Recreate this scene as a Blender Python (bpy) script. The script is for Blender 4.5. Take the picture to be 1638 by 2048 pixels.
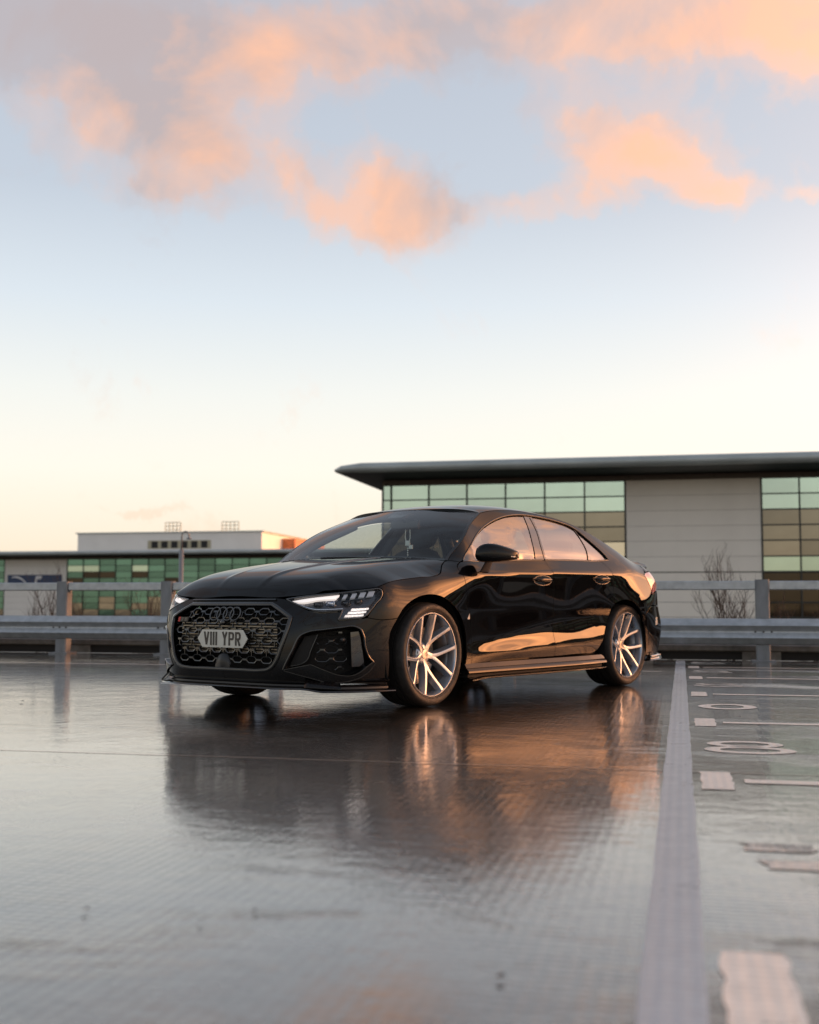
import bpy, math, random
import numpy as np
from mathutils import Vector
from mathutils.geometry import delaunay_2d_cdt

# ------------------------------------------------------------------ scene, camera, sky, sun
SC = bpy.context.scene
for o in list(bpy.data.objects):
    bpy.data.objects.remove(o, do_unlink=True)
COL = SC.collection
YAW, PITCH, ROLL = -2.48463, 0.08086, -0.0026
cam = bpy.data.cameras.new('camera')
cam.sensor_fit = 'HORIZONTAL'
cam.sensor_width = 24.0
cam.lens = 35.0
cam.clip_start = 0.05
cam.clip_end = 3000.0
cam.dof.use_dof = True
cam.dof.focus_distance = 7.35
cam.dof.aperture_fstop = 1.9
cam_o = bpy.data.objects.new('camera', cam)
COL.objects.link(cam_o)
cam_o.location = (5.911, 5.265, 0.597)
_d = Vector((math.cos(PITCH) * math.cos(YAW), math.cos(PITCH) * math.sin(YAW), math.sin(PITCH)))
_q = _d.to_track_quat('-Z', 'Y')
cam_o.rotation_mode = 'QUATERNION'
from mathutils import Quaternion
cam_o.rotation_quaternion = _q @ Quaternion((0, 0, 1), -ROLL)
SC.camera = cam_o

SUN_AZ, SUN_EL = math.radians(146.0), math.radians(5.0)
sun = bpy.data.lights.new('sun', 'SUN')
sun.energy = 2.2
sun.angle = math.radians(0.6)
sun.color = (1.0, 0.55, 0.28)
sun_o = bpy.data.objects.new('sun', sun)
COL.objects.link(sun_o)
_s = Vector((math.cos(SUN_EL) * math.cos(SUN_AZ), math.cos(SUN_EL) * math.sin(SUN_AZ), math.sin(SUN_EL)))
sun_o.rotation_mode = 'QUATERNION'
sun_o.rotation_quaternion = _s.to_track_quat('Z', 'Y')
sun_o.location = _s * 60

SC.render.engine = 'CYCLES'
SC.cycles.use_denoising = True
SC.cycles.max_bounces = 10
SC.cycles.glossy_bounces = 6
SC.cycles.transparent_max_bounces = 14
SC.cycles.transmission_bounces = 6
SC.cycles.caustics_reflective = False
SC.cycles.caustics_refractive = False
SC.cycles.sample_clamp_indirect = 12
SC.view_settings.view_transform = 'Standard'
SC.view_settings.look = 'None'
SC.view_settings.exposure = 0.0
SC.view_settings.gamma = 1.0


class NT:
    """tiny helper for building node trees"""
    def __init__(s, tree):
        s.t = tree
        s.n = tree.nodes
        s.l = tree.links

    def node(s, typ, **kw):
        n = s.n.new(typ)
        for k, v in kw.items():
            if k == 'inp':
                for a, b in v.items():
                    s.set(n.inputs[a], b)
            else:
                setattr(n, k, v)
        return n

    def set(s, sock, v):
        if hasattr(v, 'is_output') or hasattr(v, 'links'):
            s.l.new(v, sock)
        else:
            sock.default_value = v

    def math(s, op, a, b=None, c=None, clamp=False):
        n = s.n.new('ShaderNodeMath')
        n.operation = op
        n.use_clamp = clamp
        s.set(n.inputs[0], a)
        if b is not None:
            s.set(n.inputs[1], b)
        if c is not None:
            s.set(n.inputs[2], c)
        return n.outputs[0]

    def ramp(s, fac, stops, interp='LINEAR'):
        n = s.n.new('ShaderNodeValToRGB')
        n.color_ramp.interpolation = interp
        e = n.color_ramp.elements
        while len(e) < len(stops):
            e.new(0.5)
        for k, (p, c) in enumerate(stops):
            e[k].position = p
            e[k].color = (c[0], c[1], c[2], 1) if hasattr(c, '__len__') else (c, c, c, 1)
        s.set(n.inputs[0], fac)
        return n.outputs[0]

    def mix(s, f, a, b, blend='MIX'):
        n = s.n.new('ShaderNodeMix')
        n.data_type = 'RGBA'
        n.blend_type = blend
        n.clamp_factor = True
        s.set(n.inputs[0], f)
        s.set(n.inputs[6], a if hasattr(a, 'links') else (a[0], a[1], a[2], 1))
        s.set(n.inputs[7], b if hasattr(b, 'links') else (b[0], b[1], b[2], 1))
        return n.outputs[2]

    def noise(s, vec, scale, detail=3, rough=.5, dist=0.0):
        n = s.n.new('ShaderNodeTexNoise')
        n.inputs['Scale'].default_value = scale
        n.inputs['Detail'].default_value = detail
        n.inputs['Roughness'].default_value = rough
        n.inputs['Distortion'].default_value = dist
        s.l.new(vec, n.inputs['Vector'])
        return n.outputs['Fac']


def build_world():
    w = bpy.data.worlds.new('World')
    SC.world = w
    w.use_nodes = True
    N = NT(w.node_tree)
    N.n.clear()
    out = N.node('ShaderNodeOutputWorld')
    bg = N.node('ShaderNodeBackground')
    N.l.new(bg.outputs[0], out.inputs[0])
    tc = N.node('ShaderNodeTexCoord')
    gen = tc.outputs['Generated']
    sep = N.node('ShaderNodeSeparateXYZ')
    N.l.new(gen, sep.inputs[0])
    X, Y, Z = sep.outputs
    el = N.math('MULTIPLY', N.math('ARCSINE', Z), 180 / math.pi)
    az = N.math('MULTIPLY', N.math('ARCTAN2', Y, X), 180 / math.pi)      # -180..180
    # clear sky from horizon to zenith
    t = N.math('DIVIDE', N.math('MAXIMUM', el, 0.0), 90.0)
    sky = N.ramp(t, [(0.0, (1.0, .78, .54)), (.035, (1.0, .89, .72)), (.072, (.99, .955, .865)), (.112, (.88, .90, .885)),
                     (.16, (.70, .775, .86)), (.215, (.535, .60, .705)), (.31, (.47, .52, .62)), (.50, (.36, .41, .50)), (1.0, (.20, .245, .33))])
    # physical sky gives the brightening towards the low sun
    nis = N.node('ShaderNodeTexSky', sky_type='NISHITA')
    nis.sun_disc = False
    nis.sun_elevation = SUN_EL
    nis.sun_rotation = math.radians(90) - SUN_AZ
    nis.air_density = 1.6
    nis.dust_density = 4.0
    nis.ozone_density = 1.0
    # angle from the sun
    dp = N.node('ShaderNodeVectorMath', operation='DOT_PRODUCT')
    N.l.new(gen, dp.inputs[0])
    dp.inputs[1].default_value = _s
    ang = N.math('MULTIPLY', N.math('ARCCOSINE', N.math('MINIMUM', dp.outputs['Value'], 1.0)), 180 / math.pi)
    # the glow lies along the horizon: wide in azimuth, low in height
    das = N.math('WRAP', N.math('SUBTRACT', az, math.degrees(SUN_AZ)), 180.0, -180.0)
    q1 = N.math('POWER', N.math('DIVIDE', das, 25.0), 2.0)
    q2 = N.math('POWER', N.math('DIVIDE', N.math('SUBTRACT', el, 5.0), 16.0), 2.0)
    g1 = N.math('EXPONENT', N.math('MULTIPLY', N.math('ADD', q1, q2), -1.0))
    g2 = N.math('EXPONENT', N.math('MULTIPLY', N.math('DIVIDE', ang, 10.0), -1.0))
    glow = N.math('ADD', N.math('MULTIPLY', g1, GLOW), N.math('MULTIPLY', g2, GLOW * 1.2))
    # clouds : banks seen in the picture + the same kind of cloud all round
    blobs = CLOUDS
    wn = N.node('ShaderNodeTexNoise')
    wn.inputs['Scale'].default_value = 5.0
    wn.inputs['Detail'].default_value = 5.0
    wn.inputs['Roughness'].default_value = .6
    N.l.new(gen, wn.inputs['Vector'])
    ws = N.node('ShaderNodeSeparateColor')
    N.l.new(wn.outputs['Color'], ws.inputs[0])
    az2 = N.math('ADD', az, N.math('MULTIPLY', N.math('SUBTRACT', ws.outputs[0], .5), 6.0))
    el2 = N.math('ADD', el, N.math('MULTIPLY', N.math('SUBTRACT', ws.outputs[1], .5), 3.6))
    wn2 = N.node('ShaderNodeTexNoise')
    wn2.inputs['Scale'].default_value = 21.0
    wn2.inputs['Detail'].default_value = 6.0
    wn2.inputs['Roughness'].default_value = .65
    N.l.new(gen, wn2.inputs['Vector'])
    ws2 = N.node('ShaderNodeSeparateColor')
    N.l.new(wn2.outputs['Color'], ws2.inputs[0])
    az2 = N.math('ADD', az2, N.math('MULTIPLY', N.math('SUBTRACT', ws2.outputs[0], .5), 3.4))
    el2 = N.math('ADD', el2, N.math('MULTIPLY', N.math('SUBTRACT', ws2.outputs[1], .5), 2.4))
    tot = None
    for (a0, e0, sa, se, wt) in blobs:
        da = N.math('WRAP', N.math('SUBTRACT', az2, a0), 180.0, -180.0)
        da = N.math('DIVIDE', da, sa)
        de = N.math('DIVIDE', N.math('SUBTRACT', el2, e0), se)
        r2 = N.math('ADD', N.math('MULTIPLY', da, da), N.math('MULTIPLY', de, de))
        m = N.math('MULTIPLY', N.math('EXPONENT', N.math('MULTIPLY', r2, -1.0)), wt)
        tot = m if tot is None else N.math('MAXIMUM', tot, m) if False else N.math('ADD', tot, m)
    # general cloud layer, flattened towards the horizon
    mp = N.node('ShaderNodeMapping')
    mp.inputs['Scale'].default_value = (1, 1, 2.4)
    mp.inputs['Location'].default_value = (3.1, 1.7, .4)
    N.l.new(gen, mp.inputs[0])
    cn = N.noise(mp.outputs[0], 2.6, 6, .55, .2)
    fine = N.noise(gen, 11.0, 7, .64, .35)
    band = N.ramp(t, [(0, 0.0), (.04, .3), (.12, .6), (.3, 1.0), (.5, .6), (1, .2)])
    # distance in azimuth from the middle of the view, so the layer takes over outside the banks
    daz = N.math('ABSOLUTE', N.math('WRAP', N.math('SUBTRACT', az, -142.4), 180.0, -180.0))
    offv = N.math('SMOOTH_MIN', N.math('MAXIMUM', N.math('DIVIDE', N.math('SUBTRACT', daz, 24.0), 20.0), N.math('DIVIDE', N.math('SUBTRACT', el, 30.0), 12.0)), 1.0, .1)
    offv = N.math('MAXIMUM', offv, 0.0)
    lay = N.math('MULTIPLY', N.math('MULTIPLY', N.ramp(cn, [(.44, 0.0), (.62, 1.0)]), band), offv)
    dens = N.math('ADD', N.math('ADD', tot, lay), N.math('MULTIPLY', N.math('SUBTRACT', fine, .5), 1.15))
    cov = N.ramp(dens, [(.10, 0.0), (.34, .26), (.62, .72), (1.05, .95)], 'EASE')
    # lit and shaded cloud
    litn = N.noise(gen, 6.5, 6, .6, .4)
    lit = N.ramp(N.math('ADD', N.math('ADD', litn, N.math('MULTIPLY', N.math('SUBTRACT', el, 19.0), -.016)), N.math('MULTIPLY', N.math('SUBTRACT', ang, 72.0), -.0115)), [(.34, 0.0), (.56, 1.0)])
    warm = N.mix(lit, (.50, .42, .435), (1.0, .535, .35))
    warm = N.mix(N.ramp(t, [(.32, 0.0), (.55, 1.0)]), warm, (.24, .25, .30))
    col = N.mix(cov, sky, warm)
    dim = N.ramp(N.math('DIVIDE', ang, 180.0), [(.66, (1, 1, 1)), (.92, (.82, .83, .86))])
    col = N.mix(1.0, col, dim, 'MULTIPLY')
    # warm light around the sun, stronger where there is cloud to catch it
    gl = N.mix(N.ramp(N.math('DIVIDE', ang, 90.0), [(.05, 0.0), (.55, 1.0)]), (1.0, .36, .115), (1.0, .46, .23))
    sc = N.node('ShaderNodeVectorMath', operation='SCALE')
    N.l.new(gl, sc.inputs[0])
    N.l.new(N.math('MULTIPLY', glow, N.math('ADD', N.math('MULTIPLY', cov, .75), .42)), sc.inputs['Scale'])
    add1 = N.node('ShaderNodeVectorMath', operation='ADD')
    N.l.new(col, add1.inputs[0])
    N.l.new(sc.outputs[0], add1.inputs[1])
    ns = N.node('ShaderNodeVectorMath', operation='SCALE')
    N.l.new(nis.outputs[0], ns.inputs[0])
    ns.inputs['Scale'].default_value = .05
    add2 = N.node('ShaderNodeVectorMath', operation='ADD')
    N.l.new(add1.outputs[0], add2.inputs[0])
    N.l.new(ns.outputs[0], add2.inputs[1])
    N.l.new(add2.outputs[0], bg.inputs[0])
    bg.inputs[1].default_value = 0.98
    w.cycles.sampling_method = 'MANUAL'
    w.cycles.sample_map_resolution = 1024


GLOW = 22.0
# azimuth, elevation, half widths in degrees, weight
CLOUDS = [(-126.28, 23.08, 3.91, 1.68, 0.42), (-129.56, 21.89, 3.88, 1.92, 0.72), (-131.47, 20.51, 2.3, 2.04, 0.66), (-129.61, 18.86, 1.77, 0.86, 0.32), (-136.05, 20.73, 1.69, 1.92, 0.6), (-137.03, 18.76, 2.03, 0.86, 0.32), (-141.19, 19.72, 2.68, 1.73, 0.95), (-143.16, 18.82, 1.77, 1.08, 0.45), (-139.48, 18.13, 2.27, 0.62, 0.35), (-147.08, 18.86, 2.53, 0.58, 0.34), (-150.3, 22.91, 2.34, 0.96, 0.4), (-152.44, 21.38, 3.22, 1.32, 0.75), (-154.79, 20.14, 2.68, 1.1, 0.6), (-157.09, 18.98, 1.65, 0.72, 0.6), (-150.48, 19.3, 2.41, 0.72, 0.42), (-160.93, 18.62, 1.39, 0.38, 0.42), (-125.52, 26.05, 6.94, 2.52, 0.72), (-132.6, 25.89, 6.13, 2.28, 0.7), (-139.47, 25.55, 5.05, 1.25, 0.42), (-144.44, 26.69, 6.71, 1.68, 0.6), (-153.0, 25.26, 5.57, 1.15, 0.42), (-157.74, 25.75, 5.06, 2.04, 0.75), (-161.12, 24.73, 3.17, 2.4, 0.7), (-149.39, 27.64, 6.5, 1.08, 0.5), (-129.83, 4.65, 1.68, 0.14, 0.22), (-151.14, 15.43, 1.49, 0.53, 0.18)]
build_world()

# ------------------------------------------------------------------ materials
MAT = {}


def principled(name, col, rough=.5, metal=0.0, **kw):
    m = bpy.data.materials.new(name)
    m.use_nodes = True
    b = m.node_tree.nodes['Principled BSDF']
    b.inputs['Base Color'].default_value = (*col, 1)
    b.inputs['Roughness'].default_value = rough
    b.inputs['Metallic'].default_value = metal
    for k, v in kw.items():
        b.inputs[k.replace('_', ' ')].default_value = v
    MAT[name] = m
    return m


def vary(name, amount=.25, scale=8.0, rough_amount=.15, bump=0.0, bump_scale=60.0, stretch=(1, 1, 1)):
    """break a material up: mottled colour, uneven gloss, fine relief"""
    m = MAT[name]
    N = NT(m.node_tree)
    b = N.n['Principled BSDF']
    tc = N.node('ShaderNodeTexCoord')
    mp = N.node('ShaderNodeMapping')
    mp.inputs['Scale'].default_value = stretch
    N.l.new(tc.outputs['Object'], mp.inputs[0])
    v = mp.outputs[0]
    f = N.noise(v, scale, 5, .6)
    c = b.inputs['Base Color'].default_value[:3]
    lo = tuple(x * (1 - amount) for x in c)
    hi = tuple(min(1, x * (1 + amount)) for x in c)
    N.l.new(N.ramp(f, [(.3, lo), (.7, hi)]), b.inputs['Base Color'])
    r = b.inputs['Roughness'].default_value
    f2 = N.noise(v, scale * 2.3, 4, .6)
    N.l.new(N.ramp(f2, [(.3, max(.02, r - rough_amount)), (.7, min(1, r + rough_amount))]), b.inputs['Roughness'])
    if bump:
        bn = N.node('ShaderNodeBump')
        bn.inputs['Strength'].default_value = bump
        bn.inputs['Distance'].default_value = .01
        N.l.new(N.noise(v, bump_scale, 4, .6), bn.inputs['Height'])
        N.l.new(bn.outputs[0], b.inputs['Normal'])
    return m


principled('paint', (.002, .0022, .003), .30, 0, Coat_Weight=.68, Coat_Roughness=.01, Coat_IOR=1.46, IOR=1.5, Specular_IOR_Level=.0)
N_ = NT(MAT['paint'].node_tree)
_b = N_.n['Principled BSDF']
_tc = N_.node('ShaderNodeTexCoord')
_sp = N_.node('ShaderNodeSeparateXYZ')
N_.l.new(_tc.outputs['Object'], _sp.inputs[0])
# road film and spray dried on the lower panels, faint speckle above
_low = N_.ramp(_sp.outputs[2], [(.20, 1.0), (.46, .25), (.75, .05)])
_dn = N_.noise(_tc.outputs['Object'], 24, 6, .7)
_ds = N_.ramp(N_.noise(_tc.outputs['Object'], 260, 3, .6), [(.60, 0.0), (.72, 1.0)])
_film = N_.math('MULTIPLY', _low, N_.ramp(_dn, [(.35, .15), (.75, 1.0)]))
N_.l.new(N_.math('ADD', .008, N_.math('MULTIPLY', _film, .10)), _b.inputs['Coat Roughness'])
_spk = N_.math('MULTIPLY', N_.math('MULTIPLY', _ds, _low), .5)
N_.l.new(N_.mix(N_.math('ADD', _spk, N_.math('MULTIPLY', _film, .10)), (.002, .0022, .003), (.07, .062, .052)), _b.inputs['Base Color'])
principled('gloss_black', (.006, .006, .007), .08, 0, Coat_Weight=1.0, Coat_Roughness=.02)
principled('satin_black', (.012, .012, .013), .38)
principled('matte_black', (.008, .008, .008), .75)
principled('plastic_grey', (.03, .032, .035), .45)
principled('tyre', (.022, .020, .019), .62)
vary('tyre', .5, 22, .12, .25, 90)
principled('tread', (.010, .010, .010), .7)
principled('alloy', (.35, .395, .46), .22, .65)
principled('alloy_barrel', (.30, .32, .36), .30, .9)
principled('disc', (.50, .44, .38), .35, .9)
vary('disc', .25, 30, .1)
principled('caliper', (.010, .010, .011), .25, 0, Coat_Weight=.6)
principled('hub_cap', (.42, .40, .40), .3, .8)
principled('white_text', (.8, .8, .78), .4)
principled('red_text', (.6, .02, .02), .35)
principled('plate', (.70, .69, .62), .35)
vary('plate', .05, 12, .08)
principled('plate_char', (.035, .030, .028), .35)
principled('grille_trim', (.008, .0085, .009), .12, 0, Coat_Weight=.6, Coat_Roughness=.05)
principled('frame_trim', (.10, .105, .11), .22, .6)
principled('intercooler', (.24, .21, .165), .38, .85)
vary('intercooler', .3, 30, .1, .3, 40, (.3, .3, 3))
principled('red_lamp', (.35, .008, .01), .1, 0, Coat_Weight=1.0)
principled('reflector', (.85, .80, .70), .15, .3)
principled('lamp_inner', (.02, .024, .035), .16, .35, Coat_Weight=.6)
principled('lamp_chrome', (.55, .58, .65), .10, 1.0)
principled('seat', (.018, .018, .019), .7)
principled('dash', (.012, .012, .013), .65)
principled('charm', (.75, .77, .74), .5)
principled('amber', (.8, .42, .04), .3)
m = principled('led', (1, 1, 1), .3)
m.node_tree.nodes['Principled BSDF'].inputs['Emission Color'].default_value = (1.0, .86, .78, 1)
m.node_tree.nodes['Principled BSDF'].inputs['Emission Strength'].default_value = .75
m = principled('led_dim', (.32, .34, .40), .15)
m.node_tree.nodes['Principled BSDF'].inputs['Emission Color'].default_value = (.9, .95, 1.0, 1)
m.node_tree.nodes['Principled BSDF'].inputs['Emission Strength'].default_value = .10


def thin_glass(name, tint, gloss_rough=.0, ior=1.52, min_refl=0.0):
    """a single sheet of glass: clear or tinted, with mirror reflections that follow the angle"""
    m = bpy.data.materials.new(name)
    m.use_nodes = True
    N = NT(m.node_tree)
    N.n.clear()
    out = N.node('ShaderNodeOutputMaterial')
    tr = N.node('ShaderNodeBsdfTransparent')
    tr.inputs[0].default_value = (*tint, 1)
    gl = N.node('ShaderNodeBsdfGlossy')
    gl.inputs['Roughness'].default_value = gloss_rough
    lw = N.node('ShaderNodeLayerWeight')
    f0 = ((ior - 1) / (ior + 1)) ** 2 + min_refl
    mx = N.node('ShaderNodeMixShader')
    f = N.math('MINIMUM', N.math('ADD', N.math('MULTIPLY', N.math('POWER', lw.outputs['Facing'], 5.0), 1 - f0), f0), 1.0)
    N.l.new(f, mx.inputs[0])
    N.l.new(tr.outputs[0], mx.inputs[1])
    N.l.new(gl.outputs[0], mx.inputs[2])
    N.l.new(mx.outputs[0], out.inputs[0])
    MAT[name] = m
    return m


thin_glass('windscreen_glass', (.84, .90, .88), min_refl=.03)
thin_glass('side_glass', (.78, .83, .81), ior=1.5, min_refl=.30)
thin_glass('privacy_glass', (.34, .35, .35), ior=1.5, min_refl=.34)
thin_glass('rear_glass', (.62, .68, .66))
thin_glass('lens', (.93, .95, .97), ior=1.35)


# ------------------------------------------------------------------ mesh helpers
def link(o, parent=None):
    COL.objects.link(o)
    if parent is not None:
        o.parent = parent
    return o


def mesh_obj(name, verts, faces, mat, parent=None, smooth=False, normals=None, mats=None, fm=None):
    me = bpy.data.meshes.new(name)
    me.from_pydata([tuple(map(float, v)) for v in verts], [], [tuple(int(i) for i in f) for f in faces])
    if mats:
        for k in mats:
            me.materials.append(MAT[k])
        if fm is not None:
            me.polygons.foreach_set('material_index', fm)
    elif mat:
        me.materials.append(MAT[mat])
    if smooth or normals is not None:
        me.polygons.foreach_set('use_smooth', [True] * len(me.polygons))
    if normals is not None:
        me.normals_split_custom_set_from_vertices([tuple(map(float, n)) for n in normals])
    me.update()
    return link(bpy.data.objects.new(name, me), parent)


def thing(name, label=None, cat=None, loc=(0, 0, 0), parent=None, group=None, kind=None):
    o = bpy.data.objects.new(name, None)
    o.empty_display_size = .2
    o.location = loc
    tag(o, label, cat, group, kind)
    return link(o, parent)


def tag(o, label=None, cat=None, group=None, kind=None):
    for k, v in (('label', label), ('category', cat), ('group', group), ('kind', kind)):
        if v:
            o[k] = v
    return o


class MB:
    """collects simple solids into one mesh"""
    def __init__(s):
        s.v = []
        s.f = []

    def add(s, v, f):
        k = len(s.v)
        s.v += [tuple(p) for p in v]
        s.f += [tuple(i + k for i in q) for q in f]
        return s

    def box(s, x0, x1, y0, y1, z0, z1, ch=0.0):
        if ch <= 0:
            v = [(x, y, z) for x in (x0, x1) for y in (y0, y1) for z in (z0, z1)]
            f = [(0, 1, 3, 2), (4, 6, 7, 5), (0, 4, 5, 1), (2, 3, 7, 6), (0, 2, 6, 4), (1, 5, 7, 3)]
            return s.add(v, f)
        # box with chamfered long edges, section in the plane of its two smallest sides
        L = [(x1 - x0, 0), (y1 - y0, 1), (z1 - z0, 2)]
        ax = max(L)[1]
        r = [(x0, x1), (y0, y1), (z0, z1)]
        a, b = [k for k in (0, 1, 2) if k != ax]
        a0, a1 = r[a]
        b0, b1 = r[b]
        c = ch
        sec = [(a0 + c, b0), (a1 - c, b0), (a1, b0 + c), (a1, b1 - c), (a1 - c, b1), (a0 + c, b1), (a0, b1 - c), (a0, b0 + c)]
        v = []
        for t in r[ax]:
            for p, q in sec:
                w = [0, 0, 0]
                w[ax] = t
                w[a] = p
                w[b] = q
                v.append(tuple(w))
        f = [tuple(range(8)), tuple(range(15, 7, -1))] + [(i, 8 + i, 8 + (i + 1) % 8, (i + 1) % 8) for i in range(8)]
        return s.add(v, f)

    def prism(s, poly, z0, z1, fn=None):
        n = len(poly)
        v = [(p[0], p[1], z0) for p in poly] + [(p[0], p[1], z1) for p in poly]
        if fn:
            v = [fn(p) for p in v]
        f = [tuple(range(n - 1, -1, -1)), tuple(range(n, 2 * n))] + [(i, (i + 1) % n, n + (i + 1) % n, n + i) for i in range(n)]
        return s.add(v, f)

    def tube(s, pts, rad, n=8, caps=True):
        P = [Vector(p) for p in pts]
        R = rad if hasattr(rad, '__len__') else [rad] * len(P)
        rings = []
        up = None
        for i, p in enumerate(P):
            t = (P[min(i + 1, len(P) - 1)] - P[max(i - 1, 0)]).normalized()
            if up is None:
                up = Vector((0, 0, 1)) if abs(t.z) < .9 else Vector((1, 0, 0))
            a = t.cross(up).normalized()
            b = a.cross(t).normalized()
            up = b
            rings.append([tuple(p + (a * math.cos(2 * math.pi * k / n) + b * math.sin(2 * math.pi * k / n)) * R[i]) for k in range(n)])
        v = [q for r in rings for q in r]
        f = [(i * n + k, i * n + (k + 1) % n, (i + 1) * n + (k + 1) % n, (i + 1) * n + k) for i in range(len(P) - 1) for k in range(n)]
        if caps:
            f += [tuple(range(n - 1, -1, -1)), tuple((len(P) - 1) * n + k for k in range(n))]
        return s.add(v, f)

    def build(s, name, mat, parent=None, smooth=False):
        return mesh_obj(name, s.v, s.f, mat, parent, smooth)


def lathe(prof, n=64, axis='y', cx=0, cz=0, a0=0, a1=2 * math.pi):
    """prof: (r, y). revolved about the y axis through (cx, cz)"""
    closed = abs(a1 - a0 - 2 * math.pi) < 1e-6
    m = n if closed else n + 1
    v = []
    for i in range(m):
        a = a0 + (a1 - a0) * i / n
        for r, y in prof:
            v.append((cx + r * math.cos(a), y, cz + r * math.sin(a)))
    k = len(prof)
    f = []
    for i in range(n):
        j = (i + 1) % m
        for q in range(k - 1):
            f.append((i * k + q, j * k + q, j * k + q + 1, i * k + q + 1))
    return v, f


def shade_auto(o, angle=35):
    me = o.data
    me.polygons.foreach_set('use_smooth', [True] * len(me.polygons))
    me.set_sharp_from_angle(angle=math.radians(angle))
    return o

# ------------------------------------------------------------------ body surface of the car
class Spl:
    """natural cubic spline, ys may be (n,) ; vectorised"""
    def __init__(s,x,y):
        x=np.asarray(x,float);y=np.asarray(y,float);n=len(x)
        h=np.diff(x);A=np.zeros((n,n));b=np.zeros((n,)+y.shape[1:])
        A[0,0]=A[-1,-1]=1
        for i in range(1,n-1):
            A[i,i-1]=h[i-1];A[i,i]=2*(h[i-1]+h[i]);A[i,i+1]=h[i]
            b[i]=6*((y[i+1]-y[i])/h[i]-(y[i]-y[i-1])/h[i-1])
        s.m=np.linalg.solve(A,b);s.x=x;s.y=y;s.h=h
    def __call__(s,t):
        t=np.asarray(t,float);i=np.clip(np.searchsorted(s.x,t)-1,0,len(s.h)-1)
        h=s.h[i];a=(s.x[i+1]-t)/h;b=(t-s.x[i])/h
        # linear outside
        lo=t<s.x[0];hi=t>s.x[-1]
        r=a*s.y[i]+b*s.y[i+1]+((a**3-a)*s.m[i]+(b**3-b)*s.m[i+1])*h*h/6
        if lo.any():
            k=(s.y[1]-s.y[0])/s.h[0]-s.h[0]*(2*s.m[0]+s.m[1])/6; r=np.where(lo,s.y[0]+k*(t-s.x[0]),r)
        if hi.any():
            k=(s.y[-1]-s.y[-2])/s.h[-1]+s.h[-1]*(2*s.m[-1]+s.m[-2])/6; r=np.where(hi,s.y[-1]+k*(t-s.x[-1]),r)
        return r
PLAN=[(.90,0),(.897,.25),(.862,.5),(.782,.64),(.65,.762),(.49,.842),(.30,.889),(0,.903),(-.35,.9055),(-.7,.9065),(-1.2,.9065),(-1.7,.905),(-2.2,.9015),(-2.63,.894),(-3.0,.875),(-3.25,.822),(-3.44,.72),(-3.56,.54),(-3.63,.3),(-3.65,0)]
def door_section(zl, zc, zb, tuck=0.0):
    """section of a door: lower crease zl, shoulder crease zc, belt zb (height, offset from the plan line)"""
    p = [(.10, -.09), (.16, -.058), (zl - .085, -.028), (zl - .04, -.009), (zl - .012, .0015), (zl, .004), (zl + .014, .0026), (zl + .05, -.0055), (zl + .10, -.0155), (zl + .125, -.0186), (zl + .145, -.0194)]
    p = [(z, d - tuck) for z, d in p]
    p += [(.58, -.0172 - tuck * .4), (.68, -.0140), (zc - .08, -.0115), (zc - .04, -.0102), (zc - .012, -.0094), (zc, -.0105), (zc + .012, -.0158), (zc + .04, -.036), (zc + .07, -.0585),
          (zb, -.085), (zb + .04, -.104), (1.08, -.158), (1.16, -.207), (1.24, -.264), (1.30, -.315), (1.36, -.385)]
    return [(z, d - .0115) for z, d in p]


DOOR = door_section(.325, .84, .945)
DOORX = door_section(.325, .84, .945, .006)
FRONT0=[(.10,-.05),(.16,-.02),(.25,.008),(.34,.016),(.42,.013),(.50,0),(.58,-.028),(.62,-.05),(.66,-.075),(.72,-.12),(.80,-.2)]
CORN=[(.10,-.04),(.16,-.02),(.25,.0),(.34,.008),(.42,.010),(.50,.006),(.58,-.008),(.64,-.026),(.69,-.055),(.74,-.10),(.80,-.18)]
FEN6=[(.10,-.05),(.2,-.02),(.34,.006),(.48,.014),(.58,.012),(.66,.0),(.72,-.02),(.77,-.05),(.81,-.09),(.85,-.15),(.9,-.25)]
FEN7=[(.10,-.05),(.2,-.02),(.34,.01),(.48,.018),(.60,.018),(.68,.010),(.74,-.006),(.79,-.032),(.83,-.066),(.87,-.12),(.9,-.18),(.95,-.3)]
FEN8=[(.10,-.08),(.16,-.045),(.25,-.016),(.34,-.004),(.48,-.006),(.60,-.004),(.70,.0),(.775,.001),(.81,-.002),(.828,-.0055),(.84,-.009),(.852,-.015),(.88,-.034),(.91,-.057),(.93,-.078),(.95,-.106),(.975,-.140),(1.01,-.175),(1.05,-.21),(1.10,-.255),(1.17,-.33),(1.24,-.4),(1.3,-.46)]
Q13=[(.10,-.08),(.2,-.03),(.34,.0),(.48,.010),(.58,.013),(.66,.009),(.73,-.001),(.79,-.013),(.825,-.021),(.845,-.027),(.87,-.039),(.91,-.066),(.95,-.098),(1.0,-.136),(1.08,-.200),(1.16,-.272),(1.24,-.345),(1.3,-.40)]
Q14=[(.10,-.08),(.2,-.03),(.34,-.0),(.48,.008),(.58,.010),(.66,.005),(.73,-.007),(.79,-.020),(.825,-.029),(.845,-.036),(.87,-.049),(.91,-.080),(.95,-.122),(1.0,-.182),(1.08,-.292),(1.16,-.40)]
R15=[(.10,-.08),(.2,-.035),(.34,-.005),(.44,.008),(.52,.004),(.60,-.006),(.70,-.012),(.78,-.016),(.83,-.024),(.87,-.045),(.91,-.075),(.95,-.12),(1.0,-.20)]
R16=[(.10,-.08),(.2,-.04),(.34,-.005),(.44,.01),(.52,.002),(.60,-.018),(.70,-.04),(.80,-.06),(.86,-.08),(.92,-.11),(.96,-.14),(1.0,-.19)]
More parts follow.
